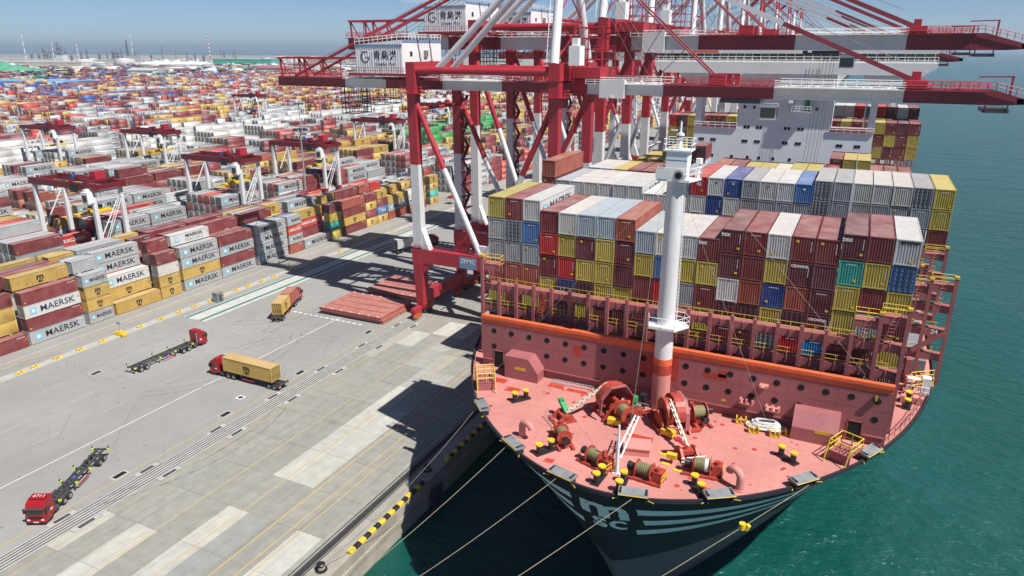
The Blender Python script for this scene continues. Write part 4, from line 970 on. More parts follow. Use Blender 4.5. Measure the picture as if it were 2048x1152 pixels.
# ------------------------------------------------------------------ deck cargo (columns listed top tier first; upper-case D after a letter = door end toward us)
TP = 2.92; rc_ = random.Random(21); rcc = random.Random(22); sarr, scols = [], []
SHIP_SHOW = {'forward ship stack': {0: '222221', 1: '222221', 2: '222222', 3: '22222', 4: '22222', 5: '22222', 6: '22222', 7: '22222', 8: '22222', 9: '22211', 10: '22211', 11: '22222', 12: '222221', 13: '22222', 14: '22222', 15: '22222', 16: '22222', 17: '222221', 18: '222221', 19: '222221'}, 'second ship stack': {0: '22', 1: '2', 2: '2', 3: '2', 4: '2', 5: '2', 6: '2', 7: '2', 8: '2', 9: '221', 10: '221', 11: '221', 12: '221', 13: '22', 14: '22', 15: '22', 16: '22', 17: '22', 18: '221', 19: '22', 20: '22', 21: '22', 22: '221', 23: '222'}, 'fourth ship stack': {3: '2', 4: '2', 5: '2', 7: '21'}, 'stack before bridge': {17: '2', 18: '21', 19: '2', 20: '2', 21: '2', 22: '2'}, 'stack behind bridge': {0: '221', 1: '211', 2: '221', 3: '1', 4: '2', 5: '2', 6: '2', 7: '1', 16: '2', 17: '2', 18: '2', 19: '1', 20: '222', 21: '222', 22: '222', 23: '222'}, 'third ship stack': {1: '2', 2: '2', 3: '2', 4: '2', 5: '2', 6: '1', 10: '2', 11: '2', 12: '2', 13: '2', 14: '2', 15: '2', 16: '2', 17: '1'}, 'aftmost ship stack': {16: '21', 17: '21', 18: '21', 19: '11', 20: '21', 21: '21', 22: '21', 23: '21'}, 'low ship stack': {}}
def tierword(i, n): return 'top' if i == 0 else ('%s from top' % ORD[i])
def bay(y, L, x0, pitch, cols, group, bayname, zlow, fill='rmyyormr', words=True):
    """cols: {index: (ztop, 'letters')}"""
    for ci, (zt, letters) in sorted(cols.items()):
        toks = []
        for ch in letters:
            if ch == '^': toks[-1] = (toks[-1][0], True, toks[-1][2])
            elif ch == '*': toks[-1] = (toks[-1][0], toks[-1][1], .95)
            else: toks.append((ch, False, None))
        while zt-(len(toks)+1)*TP > zlow-1.4: toks.append((rc_.choice(fill), rc_.random() < .15, None))
        for i, (k, dr, ru) in enumerate(toks):
            z = zt-(i+1)*TP+.03
            if z < zlow-1.6: break
            x = x0+pitch*(ci+.5); lab = '%s container, %s tier, %s column from port, %s' % (KIND[k][1], tierword(i, len(toks)), ORD[ci], bayname)
            end = ENDS.get((bayname, ci, i)); vis = KIND[k][2] and (i == 0)
            how = SHIP_SHOW[bayname].get(ci, '')[i:i+1] if SHIP_SHOW else '2'     # 2 single, 1 joined with the other part-hidden ones, 0 out of sight
            if how == '2':
                o = container(k, L, x, y+rcc.uniform(-.06, .06), z, lab, group, rcc, door=dr, rust=ru, letters=bool(vis), end=end); CKEY[o.name] = ('ship', bayname, ci, i)
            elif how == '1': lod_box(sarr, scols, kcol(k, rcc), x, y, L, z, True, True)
BA = 'forward ship stack'; BB = 'second ship stack'; BC = 'third ship stack'; BD = 'fourth ship stack'; BE = 'stack before bridge'; BG = 'stack behind bridge'; BH = 'aftmost ship stack'; BX = 'low ship stack'
tx = ('tex', 'white_mark', .75, -.75, 2.3)
ENDS = {(BA, 11, 0): tx, (BA, 12, 0): tx, (BA, 17, 0): tx, (BA, 15, 1): ('CRONOS', 'white_mark', .42, -.1, 2.4), (BA, 16, 3): ('CRONOS', 'white_mark', .42, -.1, 2.3),
        (BA, 19, 0): ('MAERSK', 'black_mark', .5, .1, 2.5), (BB, 10, 0): ('45', 'white_mark', .8, 0, 1.7)}
for i in (9, 11, 12, 13, 14, 16): ENDS[(BB, i, 0)] = ('45', 'black_mark' if i not in (12, 16) else 'white_mark', .4, 0, 2.1)
A = {0: (41.6, 'yg*go'), 1: (41.6, 'rg^g*o'), 2: (41.6, 'WBgo'), 3: (40.38, 'rRry'), 4: (40.38, 'wyRb^'), 5: (40.38, 'emym^'), 6: (40.38, 'eyyy'), 7: (40.38, 'o*mmy'),
     8: (39.15, 'eyr'), 9: (39.15, 'w*BR'), 10: (39.15, 'w*yg'), 11: (39.15, 'ryr'), 12: (40.42, 'mmw*r^rr'), 13: (40.42, 'rrom^m'), 14: (40.42, 'wybyg^'), 15: (40.42, 'rmom^R'), 16: (40.42, 'rmmmc'),
     17: (41.25, 'mtyyr'), 18: (41.25, 'ryrem'), 19: (41.25, 'w*B^ymy')}
bay(82.0, 40, -43.3, 2.53, A, 'containers in the forward deck stack', BA, 24.5)
bay(97.6, 40, -48.75, 2.5625, {19: (28.5, 'yr'), 20: (28.5, 'yr'), 21: (25.6, 'y')}, 'containers in the low stack amidships', BX, 24.5)
B = {0: (41.9, 'orm'), 1: (38.75, 'er'), 2: (38.75, 'w*g'), 3: (38.75, 'wg'), 4: (38.75, 'wg^'), 5: (38.75, 'wg^'), 6: (38.75, 'Wg'), 7: (37.7, 'w*g'), 8: (37.7, 'w*g'),
     9: (41.05, 'gw'), 10: (41.05, 'Rw'), 11: (41.05, 'wb'), 12: (41.05, 'bw'), 13: (41.05, 'gg'), 14: (41.05, 'wg'), 15: (41.05, 'wg'), 16: (41.05, 'Bg'),
     17: (41.75, 'g^g^g'), 18: (41.75, 'ggg'), 19: (41.75, 'wgg'), 20: (41.75, 'wgg'), 21: (41.75, 'wgg'), 22: (41.75, 'g^gggg'), 23: (41.75, 'yyrymy')}
bay(112.4, 45, -48.75, 2.5625, B, 'containers in the second deck stack', BB, 33.0, 'grg')
for ci in (22, 23): pass
C = {1: (38.6, 'wr'), 2: (38.6, 'wr'), 3: (38.6, 'yr'), 4: (38.6, 'rr'), 5: (38.6, 'rr'), 6: (38.6, 'yr'), 10: (40.3, 'om'), 11: (40.3, 'rm'), 12: (40.0, 'yy'), 13: (40.0, 'yy'), 14: (40.0, 'qy'), 15: (40.3, 'yy'), 16: (40.3, 'yy'), 17: (40.3, 'Ro')}
bay(128.6, 40, -48.75, 2.5625, C, 'containers in the third deck stack', BC, 36.0)
D = {2: (36.2, 'wy'), 3: (38.6, 'yy'), 4: (38.6, 'ym'), 5: (40.5, 'ym'), 7: (41.1, 'reb'), 12: (35.5, 'ym'), 13: (35.5, 'ry')}
bay(144.0, 40, -48.75, 2.5625, D, 'containers in the fourth deck stack', BD, 35.0)
E_ = {17: (38.8, 'rm'), 18: (38.8, 'yy'), 19: (38.8, 'yy'), 20: (36.5, 'rm'), 21: (36.5, 'rm'), 22: (36.5, 'rm')}
bay(159.0, 40, -48.75, 2.5625, E_, 'containers in the stack before the bridge', BE, 33.0)
G = {0: (42.7, 'Rym'), 1: (42.7, 'mmy'), 2: (42.7, 'yyy'), 3: (42.9, 'rm'), 4: (42.9, 'rm'), 5: (42.9, 'ry'), 6: (42.9, 'yy'), 7: (42.9, 'yy'), 16: (42.7, 'rmr'), 17: (42.7, 'yy'), 18: (42.7, 'rm'), 19: (42.7, 'rm'), 20: (42.7, 'yryy'), 21: (42.7, 'rymm'), 22: (42.7, 'mrry'), 23: (42.7, 'ryym')}
bay(200.5, 40, -48.75, 2.5625, G, 'containers in the stack behind the bridge', BG, 33.0)
H = {16: (45.4, 'wg'), 17: (45.4, 'wg'), 18: (45.4, 'Rr'), 19: (45.4, 'wg'), 20: (45.4, 'Rr'), 21: (45.4, 'mr'), 22: (45.4, 'wg'), 23: (45.4, 'rr')}
bay(216.0, 40, -48.75, 2.5625, H, 'containers in the aftmost visible stack', BH, 38.0)
for y in (214.0, 233.0, 250.0): lashing_bridge(y, -48.2, 24, 2.5417, 34, ((24, 36.0), (0, 36.0)), levels=(24, 28, 33), detail=False)
if sarr: tag(boxes_mesh('hidden_deck_containers', sarr, scols, MT['cont_far'], MT['roof_far']), 'part hidden containers between and behind the ship stacks', 'containers', kind='stuff')
# ------------------------------------------------------------------ ship-to-shore cranes
XL, XW = -88.0, -55.0
def crane(y1, y2, zc, gb, gt, label, lod, reach=22.0, boom_up=False, cab=True, tail=-131.0, lettering=True, house_x=(-104.5, -92.0)):
    """zc: where the legs turn from white to red, gb/gt: underside and top of the girder"""
    ym = (y1+y2)/2; R0 = V(((XL+XW)/2, ym, 0)); root = empty('quay_crane', R0, 0, label, 'crane', 'quay cranes along the ship')
    def b(mb, name, par=None, smooth=False):
        o = mb.build(name, None, smooth); o.parent = par or root; o.location = -R0 if par is None else V((0, 0, 0)); return o
    red, deep, wh = MT['crane_red'], MT['crane_deep'], MT['crane_white']; zt = gt+2.2; pz = 16.4
    # bogies, sill beams and portal frame
    for X in (XL, XW):
        for yy in (y1, y2):
            bo = MB(red).box(X-.55, yy-4.2, 1.9, X+.55, yy+4.2, 2.7)
            for k in (-2.6, 2.6): bo.box(X-.5, yy+k-1.5, 1.0, X+.5, yy+k+1.5, 1.9).box(X-.3, yy+k-.35, 1.8, X+.3, yy+k+.35, 2.2)
            bo = b(bo, 'bogie_frame')
            if lod < 2:
                for k in (-3.7, -2.3, -1.2, 1.2, 2.3, 3.7): b(MB(MT['dark_steel']).disc((X, yy+k, .45), .42, 'X', .5, 14), 'bogie_wheel', bo, True)
                b(MB(MT['orange_guard']).rail([(X+.5, yy-4.6, .4), (X+1.1, yy-4.6, .4), (X+1.1, yy-2.4, .4), (X+.5, yy-2.4, .4)], .8, 1, .07, closed=True), 'rail_guard', bo)
        if lod < 2: b(MB(red).box(X-.8, y1+1.2, 3.0, X+.8, y2-1.2, 5.6), 'sill_beam')
    for yy in (y1, y2):
        for X in (XL, XW):
            lo = MB(red); lo.bar((X, yy, 2.6), (X, yy, pz-3), 1.7, 2.0, 2.6, 2.6, up=V((0, 1, 0))); b(lo, 'lower_leg')
        pb = MB(red).box(XL-1.5, yy-1.15, pz-3.1, XW+1.5, yy+1.15, pz); pb.prism([(XL+1.3, pz-3.1), (XL+3.6, pz-3.1), (XL+1.3, pz-5.6)], 'Y', yy-1, yy+1).prism([(XW-1.3, pz-3.1), (XW-1.3, pz-5.6), (XW-3.6, pz-3.1)], 'Y', yy-1, yy+1)
        pb = b(pb, 'portal_beam')
        if lod < 2:
            b(MB(red).rail([(XL-1.5, yy-1.1, pz), (XW, yy-1.1, pz)], 1.1, 1.9, .045), 'railing', pb)
        if lod == 0 and yy == y1:
            o = b(MB(MT['sign_blue']).box(-76.9, yy-1.2, pz-2.95, -72.6, yy-1.16, pz-.35), 'name_plate', pb)
            place_text(text_mesh('ZPMC', MT['white_mark'], 1.5, .04), 'lettering', o, (-74.75, yy-1.215, pz-1.3), '-Y', .95, .9)
            b(MB(MT['safety_yellow']).disc((XL-.4, yy-1.03, 6.6), .55, 'Y', .04, 14), 'warning_disc')
    for yy in (y1, y2):
        for X in (XL, XW):
            s_ = 1 if X == XL else -1
            dirx = {XL: 1, XW: -1}[X]
            b(MB(wh).bar((X, yy, pz+.3), (X, yy, zc), 2.3, 2.0, 2.0, 1.8, up=V((0, 1, 0))).prism([(X+dirx*1.1, pz), (X+dirx*3.0, pz), (X+dirx*1.1, pz+5)], 'Y', yy-.9, yy+.9), 'leg')
            b(MB(red).bar((X, yy, zc), (X, yy, zt), 2.02, 1.82, 2.2, 2.0, up=V((0, 1, 0))), 'upper_leg')
        # V bracing down to the middle of the portal beam
        xm = (XL+XW)/2
        for X in (XL, XW):
            a = V((X+(1 if X == XL else -1)*.6, yy, gb-2.5)); c = V((xm+(-.8 if X == XL else .8), yy, pz+.4)); zz = zc-.6; t = (a.z-zz)/(a.z-c.z); mdl = a.lerp(c, t)
            b(MB(red).tube(a, mdl, .62, 12), 'brace', None, True); b(MB(wh).tube(mdl, c, .62, 12), 'brace', None, True)
        b(MB(wh).prism([(xm-2.2, pz), (xm+2.2, pz), (xm+.9, pz+2.4), (xm-.9, pz+2.4)], 'Y', yy-.3, yy+.3), 'brace_foot')
        b(MB(red).tube((XL, yy, zt-.3), (XW, yy, zt-.3), .75, 12), 'upper_tie', None, True)
    for X in (XL, XW):
        cbm = b(MB(red).box(X-1.1, y1-1, zt-.2, X+1.1, y2+1, zt+1.4) if X == XL else MB(red).box(X-1.1, y1-1.2, gt+.3, X+1.3, y2+1.2, zt+1.3), 'cross_beam')
        b(MB(wh).tube((X, y1, 33), (X, y2, 33), .35, 8).tube((X, y1, 25), (X, y2, 25), .35, 8) if X == XW else MB(red).tube((X, y1, gb-4), (X, y2, gb-4), .35, 8), 'leg_tie')
        for yy in (y1, y2):
            b(MB(red).rail([(X-2.4, yy-1.8, gb-.4), (X+2.4, yy-1.8, gb-.4), (X+2.4, yy+1.8, gb-.4), (X-2.4, yy+1.8, gb-.4)], 1.2, 1.2, .05, closed=True).box(X-2.4, yy-1.8, gb-.55, X+2.4, yy+1.8, gb-.4), 'leg_platform')
    if lod < 2:
        st = MB(deep)                           # stair tower up the far landside leg
        z = pz; k = 0
        while z < gb-2:
            st.bar((XL+1.8, y2-1.5+(k % 2)*3, z), (XL+1.8, y2+1.5-(k % 2)*3, z+3), .8, .12); st.box(XL+1.3, y2-2.2, z+2.95, XL+2.5, y2+2.2, z+3.05); z += 3; k += 1
        b(st, 'stairs')
    # girder and boom: twin boxes with coloured lengths
    SEG = [(tail, -110.5, 'crane_deep'), (-110.5, -99, 'crane_white'), (-99, -84, 'crane_deep'), (-84, -69.5, 'crane_white'), (-69.5, -53, 'crane_deep'), (-50.5, -35.2, 'crane_white'), (-35.2, -15.2, 'crane_red' if False else 'crane_deep'), (-15.2, 5.4, 'crane_white'), (5.4, 17, 'crane_deep')]
    gy = (ym-3.9, ym+2.6)
    gird = None
    for a, c, mt in SEG:
        if c > reach-4: c = min(c, reach-4)
        mb = MB(MT[mt])
        for y in gy: mb.box(a+.01, y, gb, c-.01, y+1.3, gt-.1)
        n = max(1, int((c-a)/7))
        for k in range(n): mb.box(a+(c-a)*(k+.5)/n-.3, gy[0]+1.3, gt-1.1, a+(c-a)*(k+.5)/n+.3, gy[1], gt-.5)
        g_ = b(mb, 'boom_section' if a > -52 else 'girder_section')
        if lod < 2:                          # plate stiffeners, festoon rail and top bracing
            sf = MB(MT[mt])
            for k in range(int((c-a)/2.6)+1): sf.box(a+.3+k*2.6, gy[0]-.05, gb+.05, a+.36+k*2.6, gy[0], gt-.15)
            sf.box(a+.02, gy[0]-.09, gb+.25, c-.02, gy[0], gb+.33); b(sf, 'stiffeners', g_)
            tb = MB(MT[mt])
            for k in range(max(2, int((c-a)/3.5))): q0 = a+(c-a)*k/max(2, int((c-a)/3.5)); q1 = q0+(c-a)/max(2, int((c-a)/3.5)); tb.tube((q0, gy[0]+1.3, gt-.2), (q1, gy[1], gt-.2), .09, 5).tube((q1, gy[0]+1.3, gt-.2), (q0, gy[1], gt-.2), .09, 5)
            b(tb, 'top_bracing', g_); b(MB(MT['house_white'] if mt == 'crane_white' else MT['crane_red']).rail([(a, gy[1]+2.3, gt-.2), (c, gy[1]+2.3, gt-.2)], 1.15, 1.9, .05, (1., .5)).box(a, gy[1]+1.3, gt-.35, c, gy[1]+2.4, gt-.2), 'walkway', g_)
        if lod < 2 or a > -52:
            rc = MT['house_white'] if mt == 'crane_white' else MT['crane_red']
            b(MB(MT[mt]).box(a, gy[0]-1.1, gt-.35, c, gy[0], gt-.2), 'walkway', g_); b(MB(rc).rail([(a, gy[0]-1.05, gt-.2), (c, gy[0]-1.05, gt-.2)], 1.15, 1.9, .05, (1.0, .66, .33) if lod == 0 else (1., .5)), 'railing', g_)
    if reach > 15:
        tipm = MB(MT['crane_deep'])
        for y in gy: tipm.prism([(17.02, gb), (17.02, gt-.1), (18.5, gt-.1), (reach, gb+1.0), (reach, gb+.2), (reach-3, gb)], 'Y', y, y+1.3)
        tipm.box(reach-1, gy[0], gb+.2, reach, gy[1]+1.3, gb+1.1); t = b(tipm, 'boom_tip')
        b(MB(MT['crane_red']).rail([(5.5, gy[0]-.4, gt), (18.2, gy[0]-.4, gt), (reach, gy[0]-.4, gb+1.2)], 1.2, 1.3, .06), 'railing', t)
        b(MB(MT['crane_red']).box(5.2, gy[0]-.2, gt-.1, 8.6, gy[1]+1.4, gt+1.3).box(6.3, ym-1.2, gt+1.3, 7.6, ym+1.2, gt+2.6).tube((8, gy[0], gt+1.3), (9.5, gy[0], gt), .15, 6), 'stay_anchor', t)
        b(MB(MT['crane_red']).bar((20.2, gy[0]+.3, gt-1), (20.2, gy[0]+.3, gt+2.2), .3).bar((20.4, gy[0]+.3, gt+2.1), (15.6, gy[0]+.3, gt+2.0), .2), 'jib_davit', t)
        b(MB(MT['dark_steel']).box(17, gy[0], gb-1.2, 20.5, gy[1], gb-.6).tube((17.2, gy[0], gb), (17.2, gy[0], gb-1), .12, 5).tube((20.2, gy[0], gb), (20.2, gy[0], gb-1), .12, 5), 'tip_platform', t)
    # boom hinge, equipment frame and cab lift tower at the waterside
    b(MB(red).box(XW+1.4, gy[0]-.2, gb-.4, XW+4.4, gy[1]+1.5, gt+.5).box(XW+1.5, ym-5, zt-1.5, XW+7.5, ym+5, zt+.6), 'hinge_frame')
    if lod < 2:
        hf = MB(red)
        for x in (-53.5, -50.5, -47.5):
            for y in (ym-4, ym+4): hf.tube((x, y, zt), (x, y, zt+8), .12, 5)
        for z in (zt+2, zt+4, zt+6, zt+8):
            hf.tube((-53.5, ym-4, z), (-47.5, ym-4, z), .1, 5).tube((-53.5, ym+4, z), (-47.5, ym+4, z), .1, 5).tube((-53.5, ym-4, z), (-53.5, ym+4, z), .1, 5).tube((-53.5, ym-4, z-2), (-50.5, ym-4, z), .08, 5)
        b(hf, 'hoist_frame'); b(MB(MT['house_white']).box(-52.6, y1+.5, zt+1.0, -50.4, y1+3.2, zt+4.6).box(-52.2, y1+1, zt+4.6, -51, y1+2.4, zt+6.0), 'electric_cabinet')
        b(MB(MT['crane_white']).box(-47.5, gy[0]-1.4, gb-.6, -42.5, gy[0]-.05, gt+.6), 'boom_hinge_housing')
    if lod < 2:                              # festoon cable looping below the girder
        fc = MB(MT['rubber']); q = -98.0
        while q < -36:
            pts = [V((q+2.6*k/6, gy[0]-.3, gb-.15-1.5*math.sin(math.pi*k/6))) for k in range(7)]; fc.path(pts, .05, 4); q += 2.6
        b(fc, 'festoon_cable')
        fl_ = MB(MT['house_white'])
        for q in (-45, -30, -12, 4, -62, -78): fl_.box(q-.35, gy[0]-1.5, gb-.5, q+.35, gy[0]-1.0, gb-.1)
        b(fl_, 'floodlight'); b(MB(MT['dark_steel']).tube((XL+2.4, y1-2.0, 9.0), (XL+2.4, y1-1.4, 9.0), 2.2, 20).tube((XL+2.4, y1-2.1, 9.0), (XL+2.4, y1-1.3, 9.0), .7, 12), 'cable_reel', None, True) if lod == 1 else None
    # A-frame: two leaning posts, apex, back tubes, fore stays
    ap = V((-57.0, ym, zt+26)); 
    for yy in (y1, y2):
        top = V((-57.0, ym+(1.8 if yy > ym else -1.8), ap.z)); base = V((XW-.4, yy, zt+1.2)); md = base.lerp(top, .64)
        b(MB(wh).tube(base, md, .95, 14, .85), 'frame_post', None, True); b(MB(red).tube(md, top, .85, 14, .75), 'frame_post', None, True)
        yb = ym+(3.4 if yy > ym else -3.4); base = V((-86.8, yb, gt+.9)); md = base.lerp(top, .72)
        b(MB(wh).tube(base, md, .72, 14), 'back_stay', None, True); b(MB(red).tube(md, top, .72, 14), 'back_stay', None, True)
        if lod < 2: b(MB(MT['crane_red']).tube(top, (-126, yb, gt), .3, 8), 'tail_stay', None, True)
        b(MB(MT['crane_deep']).tube(top, V((-26.0, yb*.4+ym*.6, gt+1.0)), .17, 8), 'fore_stay', None, True)
        tip = V((6.4, yb*.4+ym*.6, gt+1.3)); md = top.lerp(tip, .66)
        b(MB(wh).bar(top, md, .5, .75), 'fore_stay'); b(MB(MT['crane_deep']).bar(md, tip, .5, .75), 'fore_stay')
    apx = MB(red).box(-58.6, ym-2.6, ap.z-1.2, -55.4, ym+2.6, ap.z+.8).rail([(-59, ym-3, ap.z+.8), (-55, ym-3, ap.z+.8), (-55, ym+3, ap.z+.8), (-59, ym+3, ap.z+.8)], 1.2, 1.2, .06, closed=True); b(apx, 'apex')
    b(MB(MT['crane_red']).box(-26.8, gy[0]-.1, gt-.1, -23.8, gy[0]+1.4, gt+1.8).box(-26.8, gy[1]-.1, gt-.1, -23.8, gy[1]+1.4, gt+1.8).box(-26, gy[0], gt+1.2, -25, gy[1], gt+1.7), 'stay_anchor')
    for f in (.33, .66): b(MB(red).tube(V((XW-.4, y1, zt+1.2)).lerp(V((-57, ym-1.8, ap.z)), f), V((XW-.4, y2, zt+1.2)).lerp(V((-57, ym+1.8, ap.z)), f), .3, 8), 'frame_tie', None, True)
    xb = MB(red)                            # thin lattice between the posts and down the boom stays
    for f0, f1 in ((.0, .33), (.33, .66), (.66, .95)):
        for s1, s2 in ((1, -1), (-1, 1)):
            pA = V((XW-.4, y1 if s1 < 0 else y2, zt+1.2)).lerp(V((-57, ym+1.8*s1, ap.z)), f0); pB = V((XW-.4, y1 if s2 < 0 else y2, zt+1.2)).lerp(V((-57, ym+1.8*s2, ap.z)), f1); xb.tube(pA, pB, .16, 6)
    b(xb, 'frame_lattice'); lad = MB(MT['house_white'])
    lad.ladder(V((XW-1.6, y1, zt+1.5)), V((-58.2, ym-2.2, ap.z)), .9, .8, .07, V((1, 0, 0))); b(lad, 'ladder')
    rt_ = MB(MT['crane_deep'])
    for k in range(5): p0 = V((-57, ym, ap.z)).lerp(V((-26, ym, gt+1)), .2+.15*k); rt_.tube(p0, V((p0.x-6, ym-2.5+k, gt+.6)), .07, 5)
    b(rt_, 'stay_strut')
    wires = MB(MT['dark_steel'])
    for k in range(6): wires.tube((-57, ym-2+k*.8, ap.z), (-118+k*2, ym-2+k*.8, gt+4.3), .04, 4)
    for k in range(4): wires.tube((-57, ym-1.5+k, ap.z), (-40+k*1.5, ym-1.5+k, gt+.5), .035, 4)
    wires.tube((-57, ym, ap.z+.5), (4, ym, gt+4.5), .05, 4); b(wires, 'hoist_wire')
    # machinery house
    hx0, hx1 = house_x; hy0, hy1 = y1+2.3, y2-.5; hb_, ht = gt+1.1, gt+8.1
    mh = MB(MT['house_white']).prism([(hx0, hb_), (hx1, hb_), (hx1, ht), (hx0, ht-1.0)], 'Y', hy0, hy1)
    nr = 20
    for k in range(nr): 
        x = hx0+(hx1-hx0)*(k+.5)/nr; mh.box(x-.11, hy0-.06, hb_, x+.11, hy0, ht-1.0+(x-hx0)/(hx1-hx0)*.95)
    for k in range(24):
        y = hy0+(hy1-hy0)*(k+.5)/24; mh.box(hx1, y-.12, hb_, hx1+.05, y+.12, ht)
    mh = b(mh, 'machinery_house')
    b(MB(MT['sign_blue']).box(hx0-.05, hy0-.12, ht-1.45, hx1+.1, hy0-.07, ht-.95).box(hx1+.07, hy0, ht-.5, hx1+.12, hy1, ht), 'roof_trim', mh)
    b(MB(MT['house_white']).rail([(hx0, hy0, ht-1), (hx1, hy0, ht), (hx1, hy1, ht)], 1.2, 1.3, .06), 'railing', mh)
    b(MB(MT['crane_deep']).box(hx0-1.2, hy0-1.4, hb_-.5, hx1+4, hy1+1, hb_), 'house_deck'); b(MB(MT['dark_steel']).rail([(hx0-1.1, hy0-1.35, hb_), (hx1+1, hy0-1.35, hb_), (hx1+3.9, hy0-1.35, hb_), (hx1+3.9, hy1, hb_)], 1.2, 1.5, .045), 'house_railing')
    b(MB(MT['dark_glass']).box(hx1+.06, hy0+3.0, hb_+3.6, hx1+.1, hy0+3.9, hb_+4.6).box(hx1+.06, hy0+11, hb_+1.4, hx1+.1, hy0+12.2, hb_+2.6).use(MT['grey_steel']).box(hx1+.05, hy0+8.6, hb_+3.4, hx1+.4, hy0+10, hb_+4.8), 'vent', mh)
    if lettering:
        cx = (hx0+hx1)/2; zc_ = (hb_+ht)/2-.2; y_ = hy0-.075
        place_text(text_mesh('青島港', MT['black_mark'], 2.0, .02), 'lettering', mh, (cx+1.7, y_, zc_+.35), '-Y', 1.05, 1.05)
        place_text(text_mesh('Qingdao  Port', MT['black_mark'], .95, .01), 'lettering', mh, (cx+1.7, y_, zc_-1.35), '-Y', 1.0, .9)
        em = MB(MT['navy_mark']); pts = [V((math.cos(a)*1.0, math.sin(a)*1.05, 0)) for a in np.linspace(.9, 5.9, 16)]
        for i, (p, q) in enumerate(zip(pts, pts[1:])): em.bar(p, q, .16+.14*math.sin(i/15*3.1), .01)
        em.bar((.05, -.05, 0), (1.0, -.05, 0), .2, .01).bar((.9, -.05, 0), (.9, -.55, 0), .2, .01).bar((-.55, .85, 0), (-.95, 1.25, 0), .14, .01).bar((-.6, 1.0, 0), (.55, 1.05, 0), .2, .01)
        place_text(em.mesh('emblem'), 'emblem', mh, (cx-3.6, y_, zc_+.1), '-Y', 1.05, 1.05)
        b(MB(MT['grey_mark']).box(cx-1.95, y_-.01, zc_-1.6, cx-1.88, y_+.01, zc_+1.4), 'divider', mh)
    # rope gantry at the tail
    if lod < 2:
        tl = MB(deep if False else red); z0 = gt
        for x in (-130, -122.5):
            for y in gy: tl.bar((x, y+.6, z0), (x-.4, y+.6, z0+4.2), .35).bar((x+2.4, y+.6, z0), (x-.2, y+.6, z0+4.0), .25)
        for y in gy: tl.box(-131, y+.3, z0+4.0, -103, y+.9, z0+4.4)
        tl.box(-130.6, gy[0], z0+3.9, -129.8, gy[1]+1, z0+4.4).box(-123, gy[0], z0+3.9, -122.2, gy[1]+1, z0+4.4)
        for x in (-126, -118, -112): tl.bar((x, gy[0]+.6, z0), (x, gy[0]+.6, z0+4), .15)
        b(tl, 'tail_gantry'); b(MB(red).rail([(-131, gy[0]-.3, gt), (-111, gy[0]-.3, gt)], 1.3, 1.4, .06), 'railing')
        b(MB(MT['dark_steel']).rail([(-112, gy[0], gb-6), (-108.4, gy[0], gb-6), (-108.4, gy[1], gb-6), (-112, gy[1], gb-6)], 6, 1.2, .09, (1., .8, .6, .4, .2, .0), closed=True).rail([(-106, gy[0], gb-3.6), (-99.5, gy[0], gb-3.6), (-99.5, gy[1], gb-3.6), (-106, gy[1], gb-3.6)], 3.6, 2, .09, (.3, .0), closed=True), 'service_cage')
    # trolley with cab and spreader
    if cab:
        xt = cab if isinstance(cab, (int, float)) and cab is not True else -21.0
        tr = b(MB(MT['dark_steel']).box(xt-3.5, gy[0]+.4, gb-.9, xt+3.5, gy[1]+1, gb-.1), 'trolley')
        c_ = b(MB(MT['house_white']).box(xt+3.8, ym-4.2, gb-3.6, xt+6.6, ym-1.4, gb-.9), 'operator_cab', tr); b(MB(MT['dark_glass']).box(xt+3.9, ym-4.24, gb-3.3, xt+6.5, ym-4.2, gb-1.5).box(xt+6.6, ym-4.1, gb-3.3, xt+6.64, ym-1.5, gb-1.5), 'cab_window', c_)
    return root
C1 = crane(133.0, 152.0, 35.7, 51.4, 53.7, 'nearest red and white quay crane with its lower boom over the ship', 0, 22.3)
C2 = crane(160.5, 181.0, 41.7, 59.7, 62.9, 'second red and white quay crane from the bow, taller than the first', 1, 25.5, cab=-10, house_x=(-103.5, -91.5))
C3 = crane(199.3, 220.3, 41.8, 59.7, 62.9, 'third red and white quay crane from the bow', 1, 25.5, house_x=(-103.5, -91.5))
far = [(252, 272, 38, 56.2, 58.8, 24), (300, 320, 41.8, 59.7, 62.9, 24), (352, 372, 41.8, 59.7, 62.9, 24), (412, 432, 38, 56, 58.8, 22), (478, 498, 41.8, 59.7, 62.9, 24), (548, 568, 41.8, 59.7, 62.9, 24), (640, 660, 41.8, 59.7, 62.9, 24)]
for i, (a, b_, zc, gb, gt, rch) in enumerate(far):
    crane(a, b_, zc, gb, gt, '%s red and white quay crane from the bow, far along the berth' % ORD[i+3], 2, rch, lettering=i < 1, house_x=(-103.5, -91.5))
